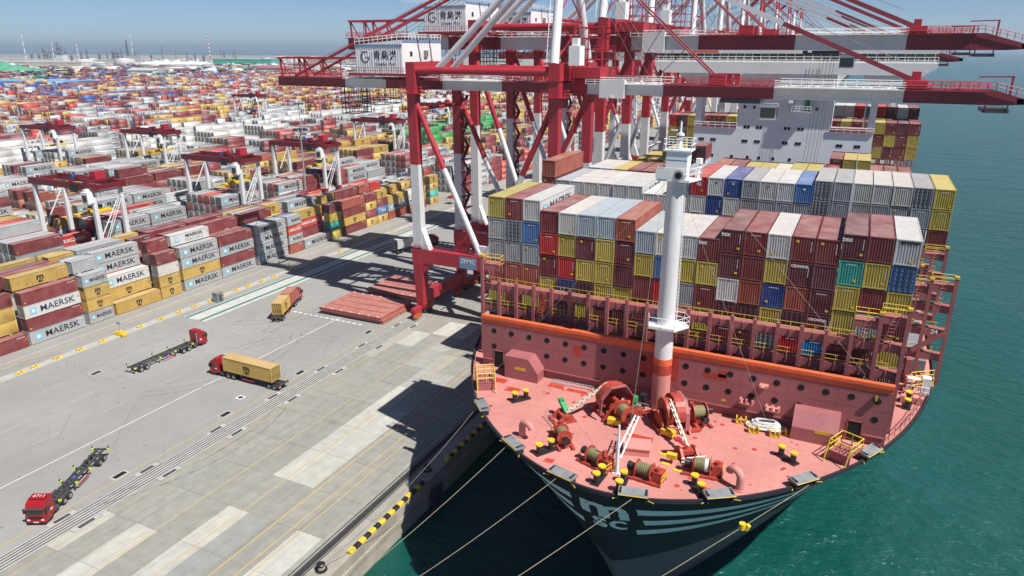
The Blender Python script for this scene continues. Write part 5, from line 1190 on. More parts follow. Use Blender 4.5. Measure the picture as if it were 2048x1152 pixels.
# ------------------------------------------------------------------ container yard
ry = random.Random(11)
def cam_uv(x, y, z):
    v = V((x, y, z-CAM_H)); d = v.dot(FW)
    return (v.dot(RT)/d*1420/1024, v.dot(UPV)/d*1420/576, d) if d > 1 else (9, 9, d)
def inview(x, y, z, mx=1.14):
    u, v_, d = cam_uv(x, y, z); return abs(u) < mx and -1.25 < v_ < 1.2
ROWP = 2.72; BLKP = 30.0; XF = -153.0
FRONT = [  # first row beside the road: start, length, tiers from the ground up, and the row behind where it shows
 (55.6, 40, 'YrY', 'YYYr'), (68.4, 40, 'r', 'YYYr'), (81.0, 40, 'GrWr', 'GrrYY'), (94.4, 20, 'GYYG', 'rYrYg'), (101.0, 40, 'Y', 'YYW'), (113.6, 20, 'YYwr', 'YYwrr'), (120.6, 40, 'GYGG', 'GYGGS'), (133.2, 40, 'GrGr', 'GrGr'),
 (146.6, 40, 'GGGG', 'GGGe'), (159.6, 20, 'oGHG', 'oGHB'), (166.2, 40, 'G', 'YrHY'), (179.0, 20, 'ytym', 'yytmY'), (185.6, 40, 'rYro', 'rYror'), (198.4, 20, 'YrYr', 'YrYro'), (205.0, 20, 'YBrY', 'YBrYR'), (211.6, 40, 'oGY', 'oGYY'), (224.3, 20, 'oGw', 'oGwY'), (230.9, 20, 'rYY', 'rYYr'), (240.4, 20, 'YtYY', 'YtYYr')]
PAL = ['GGGGrrYHg', 'rrmoYrYG', 'YYYrrmY', 'GGgGrHGB', 'rGYHomrG', 'gGGWGSGg', 'rYGrYmHB', 'YrYrGG', 'GGHGgr', 'rmrYYo']
stacks = {}      # (block,row,bay) -> list of kinds from the ground up ; bays[block] -> [(y0,L)]
bays = {}
def col_for(pal): return ry.choice(pal)
for bk in range(0, 34):
    xb = XF-bk*BLKP; lst = []
    if bk == 0:
        lst = [(a, L) for a, L, _, _ in FRONT]; y = 266.0
    else: y = 30.0+ry.uniform(0, 8)
    while y < 1500:
        seg = y % 218
        if 250 < y < 265 or 468 < y < 482 or 690 < y < 704 or 905 < y < 920: y += 15; continue
        if ry.random() < .22: lst += [(y, 20), (y+6.45, 20)]
        else: lst.append((y, 40))
        y += 12.9
        if ry.random() < .03: y += 13
    bays[bk] = lst
    pal = ry.choice(PAL)
    for bi, (y0, L) in enumerate(lst):
        if ry.random() < .3: pal = ry.choice(PAL)
        if (bk == 7 and 150 < y0 < 640) or (bk == 6 and 236 < y0 < 330): pal = 'wwwwwwwW'
        if bk > 16 and ry.random() < .2: pal = ry.choice(('bbDbr', 'rmbr', 'brbgr', 'ggYrr'))
        if bk in (2, 3) and 330 < y0 < 420: pal = 'nnnrng'
        base = ry.choice((3, 4, 5, 5, 5, 5)) if bk else (5 if y0 < 176 else 4)
        if bk == 7: base = 5
        if ry.random() < .06 and bk: base = ry.choice((0, 1, 2))
        for r in range(6):
            if math.hypot(xb, y0) > 1560: continue
            if not (inview(xb-r*ROWP, y0, 0) or inview(xb-r*ROWP, y0+12, 14)): continue
            if bk == 0 and bi < len(FRONT) and r < 2: st = list(FRONT[bi][2+r])
            else:
                h = max(0, min(6 if bk else 5, base+(ry.choice((-1, 1, -2)) if ry.random() < (.16 if bk else .45) else 0))); k0 = col_for(pal); st = []
                for t in range(h):
                    if ry.random() < .55: k0 = col_for(pal)
                    st.append(k0)
            if st: stacks[(bk, r, bi)] = st
YARD_SOLO = {(3, 1, 15, 5), (0, 1, 5, 4), (0, 0, 6, 0), (0, 4, 4, 4), (0, 5, 2, 4), (0, 0, 3, 1), (5, 0, 16, 4), (3, 0, 16, 4), (0, 0, 7, 1), (0, 0, 8, 0), (0, 4, 6, 4), (0, 1, 11, 4), (2, 0, 14, 4), (3, 4, 11, 4), (5, 3, 13, 4), (5, 0, 18, 4), (0, 3, 2, 4), (0, 0, 6, 2), (0, 0, 9, 1), (1, 3, 7, 4), (0, 2, 7, 4), (0, 0, 7, 3), (0, 0, 8, 2), (1, 0, 7, 4), (1, 0, 8, 3), (1, 1, 7, 4), (1, 5, 8, 4), (0, 1, 12, 4), (0, 1, 15, 3), (0, 5, 5, 4), (0, 0, 2, 0), (2, 0, 9, 3), (0, 1, 4, 2), (0, 1, 3, 4), (0, 0, 13, 3), (0, 0, 4, 0), (0, 0, 15, 0), (2, 0, 10, 4), (0, 3, 5, 4), (0, 0, 12, 1), (0, 2, 4, 3), (0, 3, 9, 4), (0, 0, 2, 2), (2, 0, 12, 4), (1, 2, 5, 4), (0, 0, 15, 2), (3, 1, 9, 3), (0, 0, 5, 1), (0, 1, 10, 2), (6, 5, 14, 4), (2, 4, 19, 5), (0, 0, 3, 3), (3, 0, 17, 4), (1, 1, 5, 4), (1, 1, 16, 4), (3, 0, 15, 4), (0, 0, 6, 1), (0, 0, 5, 3), (0, 0, 9, 3), (0, 1, 14, 4), (1, 0, 9, 4), (0, 0, 8, 1), (0, 4, 7, 4), (4, 0, 16, 4), (1, 3, 5, 5), (2, 0, 19, 4), (0, 0, 6, 3), (0, 2, 10, 4), (3, 3, 15, 5), (0, 0, 11, 2), (3, 2, 11, 4), (2, 0, 21, 4), (1, 0, 15, 3), (4, 1, 12, 4), (0, 1, 7, 3), (1, 4, 7, 4), (1, 1, 12, 4), (3, 0, 11, 4), (0, 0, 2, 1), (0, 0, 12, 3), (0, 0, 3, 0), (0, 1, 6, 4), (0, 0, 7, 0), (2, 1, 18, 4), (1, 0, 5, 4), (5, 0, 13, 4), (0, 0, 15, 1), (0, 0, 5, 0), (0, 4, 3, 4), (0, 1, 10, 1), (0, 0, 18, 3), (0, 0, 9, 0), (2, 1, 9, 4), (0, 0, 2, 3), (0, 0, 3, 2), (0, 2, 6, 4), (0, 0, 7, 2), (4, 0, 14, 4), (1, 0, 7, 3), (0, 0, 5, 2), (0, 1, 10, 3), (0, 2, 8, 4), (2, 4, 22, 5), (0, 0, 9, 2), (0, 5, 4, 4), (1, 0, 9, 3), (0, 0, 8, 3), (0, 0, 10, 0), (0, 1, 2, 4), (0, 1, 4, 1), (0, 5, 6, 4), (1, 0, 8, 4), (1, 3, 6, 3), (2, 1, 13, 3), (0, 1, 13, 4), (1, 2, 15, 5), (1, 5, 11, 4), (0, 0, 11, 1), (0, 0, 1, 0), (0, 0, 12, 0), (0, 4, 10, 4), (0, 0, 14, 3), (2, 0, 11, 4), (2, 0, 22, 4), (2, 0, 12, 3), (0, 2, 2, 4), (5, 4, 16, 5), (1, 1, 12, 3), (0, 0, 11, 3), (0, 0, 12, 2), (1, 0, 11, 4), (1, 0, 16, 3), (0, 2, 4, 4), (1, 0, 15, 4), (1, 0, 5, 3)}
items = []
for (bk, r, bi), st in stacks.items():
    y0, L = bays[bk][bi]; xc = XF-bk*BLKP-r*ROWP-W_/2; h = len(st)
    hx = len(stacks.get((bk, r-1, bi), ())) if r else 0
    adj = bi > 0 and y0-(bays[bk][bi-1][0]+LEN[bays[bk][bi-1][1]]) < 2
    hy = len(stacks.get((bk, r, bi-1), ())) if adj else 0
    for t, k in enumerate(st):
        ex, ey, et = t >= hx, t >= hy, t == h-1
        if not (ex or ey or et): continue
        z = t*TH_; yc = y0+LEN[L]/2; d2 = xc*xc+yc*yc
        sc = ((LEN[L]*2.6*.85*ex)+(LEN[L]*2.44*.4*et)+(7*.5*ey))/d2
        if cam_uv(xc, yc, z)[0] < -1.02 or (bk and cam_uv(xc, yc, z+3)[0] > -.02): sc *= .05
        items.append((sc, bk, r, bi, t, h, k, xc, y0, L, z, ex, ey))
items.sort(key=lambda q: -q[0])
near = [q for q in items if q[1:5] in YARD_SOLO] if YARD_SOLO else items[:330]; rest = [q for q in items if q[1:5] not in YARD_SOLO] if YARD_SOLO else items[330:]
BN = ['roadside block'] + ['%s block back' % ORD[i] for i in range(1, 34)]
TW = ['ground', 'second', 'third', 'fourth', 'fifth', 'sixth']
firstbay = {}
for it in near: firstbay[it[1]] = min(firstbay.get(it[1], 999), it[3])
for sc, bk, r, bi, t, h, k, xc, y0, L, z, ex, ey in near:
    lab = '%s container, %s tier, %s bay from left, %s row of the %s' % (KIND[k][1], TW[t], ORD[min(39, bi-firstbay[bk])], ORD[r], BN[bk])
    o = container(k, L, xc+ry.uniform(-.04, .04), y0+ry.uniform(-.08, .08), z, lab, 'containers stacked in the yard', ry, door=ey, letters=ex); CKEY[o.name] = ('yard', bk, r, bi, t)
# everything farther back, joined: too many to count
arr, cols = [], []; LT = {'black': [], 'white': [], 'star': []}
def tri_arr(me):
    me.calc_loop_triangles(); n = len(me.vertices); co = np.empty(n*3); me.vertices.foreach_get('co', co)
    return co.reshape(-1, 3), np.array([t.vertices[:] for t in me.loop_triangles])
TA = {'star': tri_arr(text_mesh('MAERSK', MT['black_mark'], 1.91, .012, 0, 'CENTER', 1)), 'm': tri_arr(text_mesh('m', MT['black_mark'], 2.11, .06, 0, 'CENTER', 1)), 'sc': tri_arr(text_mesh('sc', MT['black_mark'], 1.16, .05, 0, 'CENTER', 1)),
      'sud': tri_arr(text_mesh('HAMBURG SÜD', MT['white_mark'], 1.16, .03, 0, 'CENTER', 1)), 'saf': tri_arr(text_mesh('Safmarine', MT['white_mark'], 1.51, .03, .3, 'CENTER', 1))}
for sc, bk, r, bi, t, h, k, xc, y0, L, z, ex, ey in rest:
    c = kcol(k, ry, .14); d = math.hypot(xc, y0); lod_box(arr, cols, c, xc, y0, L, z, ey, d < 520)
    if ex and KIND[k][2] and d < 640:
        x = xc+W_/2-.03+.008; yc = y0+LEN[L]/2; zc = z+TH_/2; f = 1 if L >= 40 else .52; kd = KIND[k][2]
        def put(key, dest, dy, dz, sx, sy):
            co, tr = TA[key]; LT[dest].append((np.stack([np.full(len(co), x), yc+dy+co[:, 0]*sx, zc+dz+co[:, 1]*sy], 1), tr))
        if kd in ('star', 'sea'):
            put('star', 'black', .75*f, 0, f, 1.05 if L >= 40 else .62); s_ = .72*(1 if L >= 40 else .62); yy = yc-4.3*f
            LT['star'].append((np.array([(x, yy-s_, zc-s_), (x, yy+s_, zc-s_), (x, yy+s_, zc+s_), (x, yy-s_, zc+s_)]), np.array([(0, 1, 2), (0, 2, 3)])))
        elif kd == 'msc': put('m', 'black', 0, .3, f**.3, .82); put('sc', 'black', 0, -.62, f**.3, .82)
        elif kd == 'sud': put('sud', 'white', 0, 0, f, 1.1)
        elif kd == 'saf': put('saf', 'white', .4, 0, .85*f, .95)
fy = boxes_mesh('far_container_stacks', arr, cols, MT['cont_far'], MT['roof_far'])
tag(fy, 'dense stacks of coloured containers filling the yard beyond the nearest rows', 'containers', kind='stuff')
for key, mt in (('black', 'black_mark'), ('white', 'white_mark'), ('star', 'star_blue')):
    vs, fs, b0 = [], [], 0
    for co, tr in LT[key]: vs.append(co); fs.append(tr+b0); b0 += len(co)
    if vs:
        me = bpy.data.meshes.new('lettering'); me.from_pydata(np.concatenate(vs).tolist(), [], np.concatenate(fs).tolist()); me.materials.append(MT[mt])
        o = bpy.data.objects.new('lettering', me); COL.objects.link(o); o.parent = fy; o['kind'] = 'stuff'

# ------------------------------------------------------------------ rubber-tyred gantry cranes of the yard
def rtg_parts():
    """local: x from 0 (seaward legs) to -24.6, y 0..8.2"""
    P = []; wh, red, deep = MT['crane_white'], MT['crane_red'], MT['rtg_red']; S_ = -24.6; Y2 = 8.0; ZT = 24.4
    for x in (0, S_):
        for y in (0, Y2):
            P.append(('leg', MB(wh).bar((x, y, 9.5), (x, y, ZT), .95, 1.25, .8, 1.0, up=V((0, 1, 0))), None)); P.append(('leg', MB(red).bar((x, y, 2.0), (x, y, 9.5), .95, 1.25, .95, 1.25, up=V((0, 1, 0))), None))
        P.append(('sill_beam', MB(red).box(x-.6, -2.5, 1.2, x+.6, Y2+2.5, 2.1), None))
        for y in (-1.8, 0.2, Y2-.2, Y2+1.8): P.append(('wheel', MB(MT['tyre']).disc((x, y, .8), .8, 'X', .55, 16).use(MT['wheel_rim']).disc((x, y, .8), .4, 'X', .6, 12), None))
        P.append(('diagonal', MB(wh).tube((x, 0, 11), (x, Y2, ZT-1.5), .16, 6).tube((x, 0, ZT-.5), (x, Y2, ZT-.5), .3, 6), None))
    for y in (0, Y2): P.append(('girder', MB(deep).box(S_-1.4, y-.6, ZT, 1.6, y+.6, ZT+1.7), None)); P.append(('railing', MB(deep).rail([(S_-1.3, y-.7, ZT+1.7), (1.5, y-.7, ZT+1.7)], 1.0, 2.4, .04, (1.,)), None))
    for x in (S_-1.2, 1.4): P.append(('end_beam', MB(deep).box(x-.4, .6, ZT+.2, x+.4, Y2-.6, ZT+1.4), None))
    P.append(('trolley', MB(deep).box(-8.5, -.4, ZT+1.75, -7.7, Y2+.4, ZT+2.3).box(-2.6, -.4, ZT+1.75, -1.8, Y2+.4, ZT+2.3).box(-7.7, 1.5, ZT+1.75, -2.6, 2.2, ZT+2.3).box(-7.7, Y2-2.2, ZT+1.75, -2.6, Y2-1.5, ZT+2.3).box(-8.0, 1, ZT+2.3, -6.6, 2.6, ZT+3.4), None)); P.append(('hoist_house', MB(red).box(-4.6, 3.2, ZT+2.3, -2.4, Y2-1.8, ZT+4.3), None))
    P.append(('motor', MB(MT['blue_paint']).tube((-9.2, 1.2, ZT+2.6), (-9.2, 3.0, ZT+2.6), .7, 12), None))
    P.append(('festoon_cable', MB(MT['rubber']).box(-7.6, -.85, ZT-.8, -4.6, -.75, ZT+1.3), None))
    P.append(('operator_cab', MB(MT['house_white']).box(-1.9, -2.0, ZT-3.2, .6, -.2, ZT-.2).box(-1.3, -1.6, ZT-.2, -.1, -.6, ZT+.5), None)); P.append(('cab_window', MB(MT['dark_glass']).box(-1.5, -2.05, ZT-2.6, .2, -2.0, ZT-1.0).box(-1.5, -2.05, ZT-3.0, -.3, -2.0, ZT-2.75), None))
    P.append(('stairs', MB(wh).ladder((.9, .6, 9.5), (.9, Y2-1.0, ZT-3), .9, .5, .09, V((1, 0, 0))).rail([(.5, .4, ZT-3.2), (.5, Y2, ZT-3.2)], 1.1, 1.5, .05), None))
    P.append(('generator', MB(MT['house_white']).box(S_-1.5, 2, 2.1, S_-.5, Y2-2, 4.2), None))
    P.append(('spreader', MB(MT['safety_yellow']).box(-7.2, -2.0, ZT-7.2, -4.8, Y2+2, ZT-6.7).box(-6.6, 2, ZT-6.7, -5.4, Y2-2, ZT-5.9).use(MT['black_paint']).box(-6.9, 2.4, ZT-5.9, -5.1, Y2-2.4, ZT-5.2), None))
    w_ = MB(MT['rubber'])
    for a in (-6.8, -5.2):
        for y in (2.5, Y2-2.5): w_.tube((a, y, ZT-5.6), (a, y, ZT+1.8), .06, 4)
    P.append(('hoist_wire', w_, None))
    return P
root = empty('yard_gantry_crane'); 
for nm, mb, _ in rtg_parts(): mb.build(nm, root)
RT_ = [(1, 119.0), (1, 170.0), (1, 211.0), (6, 206.0), (4, 214.0), (9, 421.0), (3, 404.0), (2, 300.0)]
LB_ = ['at left behind roadside stacks, nearest of all', 'second nearest, its ladder just left of the tall mast', 'just left of the nearest quay crane leg', 'at the far left edge in middle distance', 'with yellow spreader over the white stacks', 'small, below the quay crane tail', 'small, left of centre in middle distance', 'behind the nearest quay crane legs', 'behind the white stacks in middle distance', 'beyond the cross lane, right of the nearest crane leg', 'small, at the distant left', 'tiny, far behind the quay crane legs', 'tiny, far left of the crane house']
LB = [LB_[i] for i in (0, 1, 2, 3, 4, 5, 7, 9)]
for i, (bk, y) in enumerate(RT_):
    o = root if i == 0 else copy_tree(root)
    o.location = (XF+2.0-bk*BLKP, y, 0); tag(o, 'red and white yard gantry crane '+LB[i], 'gantry crane', 'gantry cranes in the yard')
# ------------------------------------------------------------------ floodlight masts
def mast_(x, y, h, label):
    p = empty('light_mast', (x, y, 0), 0, label, 'light mast', 'floodlight masts in the yard')
    MB(MT['galv']).tube((0, 0, 0), (0, 0, h), .42, 10, .2).build('pole', p, True); MB(MT['dark_steel']).tube((0, 0, h-.1), (0, 0, h+.2), 1.7, 12).build('head_frame', p)
    for k in range(8):
        a = k*math.pi/4; MB(MT['dark_steel']).box(math.cos(a)*2-.35, math.sin(a)*2-.35, h-.5, math.cos(a)*2+.35, math.sin(a)*2+.35, h+.3).build('floodlight', p)
for i, (x, y, h) in enumerate(((-178.5, 197.0, 33), (-264, 292, 33), (-330, 243, 33), (-420, 330, 33), (-355, 415, 33), (-510, 260, 33), (-300, 520, 33), (-620, 380, 33))):
    mast_(x, y, h, 'tall grey floodlight mast in the yard, %s nearest to the camera' % (['', 'second ', 'fourth ', 'sixth ', 'fifth ', 'seventh ', 'third ', 'eighth '][i].strip() or 'very') if i else 'tall grey floodlight mast standing behind the roadside stacks, nearest to the camera')
# ------------------------------------------------------------------ trucks, hatch covers, mooring lines
wheel_me = MB(MT['tyre']).disc((0, 0, 0), .52, 'X', .34, 18).mesh('tyre', True); rim_me = MB(MT['wheel_rim']).disc((0, 0, 0), .29, 'X', .37, 12).mesh('rim')
cab_poly = [(-2.3, .75), (-.05, .62), (0, 1.55), (-.18, 2.45), (-.5, 3.05), (-1.2, 3.35), (-2.3, 3.45)]
def truck(x, y, hx, hy, label, number=None, loaded=False, Ltr=15.0):
    rz = math.atan2(-hx, hy); t = empty('container_truck', (x, y, 0), rz, label, 'truck', 'trucks on the apron')
    cab = MB(MT['cab_red']).prism(cab_poly, 'X', -1.23, 1.23); cab.box(-1.27, -.9, .45, 1.27, .02, .72).box(-1.05, -2.2, 3.4, 1.05, -1.0, 3.5)
    cab = cab.build('cab', t)
    MB(MT['dark_glass']).add([(-1.12, -.005, 1.72), (1.12, -.005, 1.72), (1.04, -.155, 2.42), (-1.04, -.155, 2.42)], [(0, 1, 2, 3)]); 
    ws = MB(MT['dark_glass']); ws.prism([(.012, 1.68), (-.165, 2.43), (-.2, 2.42), (-.02, 1.66)], 'X', -1.12, 1.12); ws.build('windshield', cab)
    MB(MT['dark_steel']).box(-1.18, -.42, 2.42, 1.18, .12, 2.55).build('sun_visor', cab)
    for s_ in (-1, 1):
        MB(MT['dark_glass']).prism([(-1.25, 1.75), (-.3, 1.75), (-.35, 2.4), (-1.25, 2.4)], 'X', s_*1.235, s_*1.25).build('side_window', cab)
        MB(MT['black_paint']).box(s_*1.28, -.25, 1.75, s_*1.55, -.12, 2.45).build('mirror', cab); MB(MT['white_mark']).box(s_*.7, .02, .8, s_*1.12, .045, 1.0).build('headlight', cab)
        MB(MT['white_mark']).box(s_*1.235, -1.9, 1.4, s_*1.24, -1.4, 1.65).build('door_mark', cab)
    MB(MT['black_paint']).box(-.85, .02, 1.05, .85, .035, 1.12).box(-.85, .02, 1.22, .85, .035, 1.28).box(-.85, .0, 1.38, .85, .03, 1.43).box(-1.2, .0, .4, 1.2, .05, .5).build('grille', cab)
    MB(MT['white_mark']).box(-.35, .05, .5, .35, .06, .62).build('number_plate', cab)
    if number: place_text(text_mesh(number, MT['white_mark'], .85, .0), 'lettering', cab, (0, -1.6, 3.52), '+Z', -1, -1)
    ch = MB(MT['dark_steel']).box(-.55, -6.6, .75, -.35, -2.2, 1.0).box(.35, -6.6, .75, .55, -2.2, 1.0).box(-1.15, -3.4, .45, -.6, -2.5, 1.0).box(.6, -3.6, .45, 1.15, -2.5, 1.05).tube((.9, -2.6, 1.0), (.9, -2.6, 2.6), .1, 8)
    ch.build('tractor_frame', t); MB(MT['dark_steel']).box(-1.2, -6.6, 1.08, -.55, -4.1, 1.16).box(.55, -6.6, 1.08, 1.2, -4.1, 1.16).build('mudguard', t); MB(MT['galv']).tube((1.0, -2.45, 1.1), (1.0, -2.45, 3.2), .09, 8).build('exhaust_stack', t); MB(MT['black_paint']).box(-1.24, -1.75, .3, -1.0, -.75, .6).box(1.0, -1.75, .3, 1.24, -.75, .6).build('cab_step', t); MB(MT['crane_red']).box(-1.1, -3.4-Ltr+.95, 1.0, -.7, -3.4-Ltr+1.0, 1.15).box(.7, -3.4-Ltr+.95, 1.0, 1.1, -3.4-Ltr+1.0, 1.15).build('tail_light', t); MB(MT['grey_steel']).tube((-.7, -3.9, .75), (-.7, -5.0, .75), .32, 10).build('fuel_tank', t); MB(MT['dark_steel']).disc((0, -5.3, 1.12), .55, 'Z', .1, 14).build('fifth_wheel', t)
    tr = MB(MT['dark_steel'])
    for s_ in (-.48, .48): tr.box(s_-.09, -3.4-Ltr+1, 1.12, s_+.09, -3.6, 1.45)
    for k in range(11): tr.box(-.45, -4.2-k*(Ltr-2)/10.5, 1.2, .45, -4.05-k*(Ltr-2)/10.5, 1.36)
    tr = tr.build('trailer_frame', t)
    for k, yy in enumerate((-3.75, -8.0, -11.6, -3.5-Ltr+1.2)):
        MB(MT['dark_steel']).box(-1.22, yy-.14, 1.2, 1.22, yy+.14, 1.42).build('bolster', tr)
        if not loaded:
            for s_ in (-1, 1): MB(MT['safety_lime']).box(s_*1.02, yy-.2, 1.15, s_*1.24, yy+.2, 1.5).build('corner_mark', tr); MB(MT['dark_steel']).prism([(yy-.1, 1.5), (yy+.1, 1.5), (yy+.16, 1.85), (yy-.16, 1.85)], 'X', s_*1.18, s_*1.26).build('corner_guide', tr)
    MB(MT['blue_paint']).tube((.3, -9.2, .85), (.3, -10.6, .85), .22, 10).build('air_tank', tr); MB(MT['crane_red']).box(1.05, -11.2, .5, 1.12, -8.2, .75).box(-1.12, -11.2, .5, -1.05, -8.2, .75).build('side_guard', tr)
    MB(MT['dark_steel']).box(.7, -8.0, .15, .85, -7.8, 1.1).box(-.85, -8.0, .15, -.7, -7.8, 1.1).build('landing_leg', tr)
    for yy, dbl in ((-1.25, 0), (-4.7, 1), (-6.0, 1), (-3.4-Ltr+2.4, 1), (-3.4-Ltr+3.7, 1)):
        for s_ in (-1, 1):
            for o_ in ((1.02, .66) if dbl else (1.02,)):
                w_ = inst('wheel', wheel_me, t, (s_*o_, yy, .52)); inst('rim', rim_me, w_)
    return t
def load(t, k, L, yfront, label, side, rnd=random.Random(5)):
    """container resting on a trailer, yfront: local y of its front end"""
    rz = t.rotation_euler.z; c = V((0, yfront-LEN[L]/2, 1.44)); m = Matrix.Rotation(rz, 4, 'Z'); p = V(t.location)+m@c
    o = inst('shipping_container', BODY[(L, 1)], None, p, rz, kcol(k, rnd, .05, .25)); tag(o, label, 'container', 'containers on trucks')
    for sg in (-1, 1): d = inst('door', DOOR[sg], o, (0, -LEN[L]/2+.02, 0), 0, o.color); inst('lock_rod', ROD[sg], d)
    side_letters(k, L, o, side); return o
def hd(ax, ay, bx, by): l = math.hypot(bx-ax, by-ay); return (bx-ax)/l, (by-ay)/l
h1 = hd(-99.6, 59.6, -91.2, 43.8); truck(-91.2, 43.8, *h1, 'red cab truck with empty skeletal trailer and white roof number, lower left', '4711', Ltr=14.6)
truck(-121.4, 98.2, 0, 1, 'red cab truck with empty trailer driving away in the middle lane', Ltr=15)
t3 = truck(-107.4, 88.6, -1, 0, 'red cab truck carrying one long mustard yellow container', None, True, 15.2); load(t3, 'Y', 40, -3.6, 'long mustard yellow container on the truck beside the crane rail', '-X')
h4 = hd(-115.3, 113.2, -122.6, 128.6); t4 = truck(-122.7, 128.9, *h4, 'red cab truck carrying two short containers toward the crane', None, True, 14.4); load(t4, 'o', 20, -3.3, 'short rust red container at the front of the two on a truck', '+X'); load(t4, 'Y', 20, -9.5, 'short mustard yellow container at the rear of the two on a truck', '+X')
t5 = truck(-119.0, 189.5, .35, .94, 'truck with a white container standing behind the nearest crane leg', None, True, 14.6); load(t5, 'w', 40, -3.6, 'white container on the truck behind the nearest crane leg', '+X')
tr6 = MB(MT['cab_red']).prism([(-1.6, 2.6), (1.6, 2.6), (0, 3.6)], 'Y', -1.8, 1.8); tr6.use(MT['galv'])
for a in (-1.4, 1.4):
    for b_ in (-1.6, 1.6): tr6.tube((a, b_, 0), (a, b_, 2.7), .06, 5)
o = tr6.build('shade_canopy'); o.location = (-146.5, 246.0, 0); tag(o, 'small red shade canopy on the apron behind the crane', 'canopy')
# hatch covers laid down beneath the crane
def hatch(x0, y0, x1, y1, z, label, seed):
    r_ = random.Random(seed); p = empty('hatch_cover', ((x0+x1)/2, (y0+y1)/2, z), r_.uniform(-.01, .01), label, 'hatch cover', 'hatch covers on the apron'); a, b_ = (x1-x0)/2, (y1-y0)/2
    mt = paint('hatch_red', (.38, .15, .125), .65, .2, .5, .75, (.50, .42, .36), streak=False)
    MB(mt).box(-a, -b_, .12, a, b_, .82).box(-a+.3, -b_+.3, 0, a-.3, b_-.3, .12).build('panel', p)
    for k in range(1, 4): MB(MT['gear_red']).box(-a+1, -b_+2*b_*k/4-.07, .82, a-1, -b_+2*b_*k/4+.07, .9).build('rib', p)
    for k in range(7):
        for s_ in (-1, 1): MB(MT['white_mark']).box(-a+1.0+k*(2*a-2)/6-.16, s_*(b_-.25)-.12, .82, -a+1.0+k*(2*a-2)/6+.16, s_*(b_-.25)+.12, .95).build('lashing_socket', p)
    MB(MT['gear_red']).box(-a-.03, -b_-.05, .62, a+.03, -b_, .84).box(a, -b_, .62, a+.05, b_, .84).build('edge_rim', p)
hatch(-110.2, 123.6, -92.6, 136.0, 0, 'lower rust red hatch cover of the nearer pair on the apron', 1); hatch(-110.6, 123.0, -93.0, 135.6, .84, 'upper rust red hatch cover of the nearer pair on the apron', 2)
hatch(-108.6, 139.4, -91.8, 152.2, 0, 'lower rust red hatch cover of the pair behind the crane leg', 3); hatch(-109.0, 139.0, -92.0, 151.8, .84, 'upper rust red hatch cover of the pair behind the crane leg', 4)
# mooring lines, sagging from the bow chocks to the quay bollards
def mooring(a, b_, sag, label, r=.032):
    a, b_ = V(a), V(b_); n = 22; pts = []
    for i in range(n+1):
        f = i/n; pts.append(a.lerp(b_, f)-ZU*(4*sag*f*(1-f)))
    o = MB(MT['rope_tan']).path(pts, r, 5).build('mooring_line'); tag(o, label, 'rope', 'mooring lines')
mooring(FL[0]+V((-.6, 0, 0)), (-51.7, 53.7, .5), 1.2, 'mooring line from the port bow to the bollard at lower left')
mooring(FL[1]+V((-.6, 0, 0)), (-51.7, 29.4, .5), 1.6, 'mooring line crossing the dark water, furthest left of the long ones')
mooring(FL[2]+V((-.4, -.4, 0)), (-51.7, 29.2, .55), 1.8, 'mooring line crossing the dark water below the hull emblem')
mooring(FL[5]+V((.5, -.3, 0)), (-51.7, 5.0, .5), 1.5, 'mooring line leading from the starboard bow across in front of the hull')
mooring(FL[3]+V((0, -.5, 0)), (-51.7, 14.0, .5), 1.5, 'mooring line from beneath the bow tip, crossing the hull emblem')
o = MB(MT['safety_yellow']).tube((0, 0, -.25), (0, 0, .35), .32, 12).tube((.35, 0, -.2), (.55, 0, .3), .22, 10)
o = o.build('mooring_float', None, True); o.location = (-4.9, 59.1, 18.0); tag(o, 'small yellow float hanging at the starboard bow line', 'float')
# ------------------------------------------------------------------ port hinterland and skyline
rf = random.Random(31)
def at(px, dist, z=0):
    """ground point seen in column px at a horizontal distance"""
    u = (px-1024)/1420; d = (Fh*math.cos(TH)*1.0+RT*u); d.z = 0; h = Fh*(math.cos(TH)+((576-97)/1420)*math.sin(TH))+RT*u; h.z = 0; h.normalize()
    return h.x*dist, h.y*dist
P_('roof_white', (.66, .67, .67), .6, .08, .02, .2); P_('wall_cream', (.60, .54, .45), .7, .08, .05, .2); P_('roof_red', (.36, .10, .08), .7, .1, .05, .2); P_('roof_blue', (.16, .34, .55), .6, .08, .03, .15); P_('roof_green', (.05, .38, .26), .6, .08, .03, .15)
P_('tower_grey', (.17, .19, .22), .7, .1, .02, .1); P_('tank_white', (.70, .71, .71), .5, .05, .05, .1); P_('pile_green', (.07, .30, .17), .8, .2, .02, .3, (.12, .25, .18), False); P_('stack_dark', (.08, .08, .09), .7); P_('bldg_grey', (.42, .43, .44), .7)
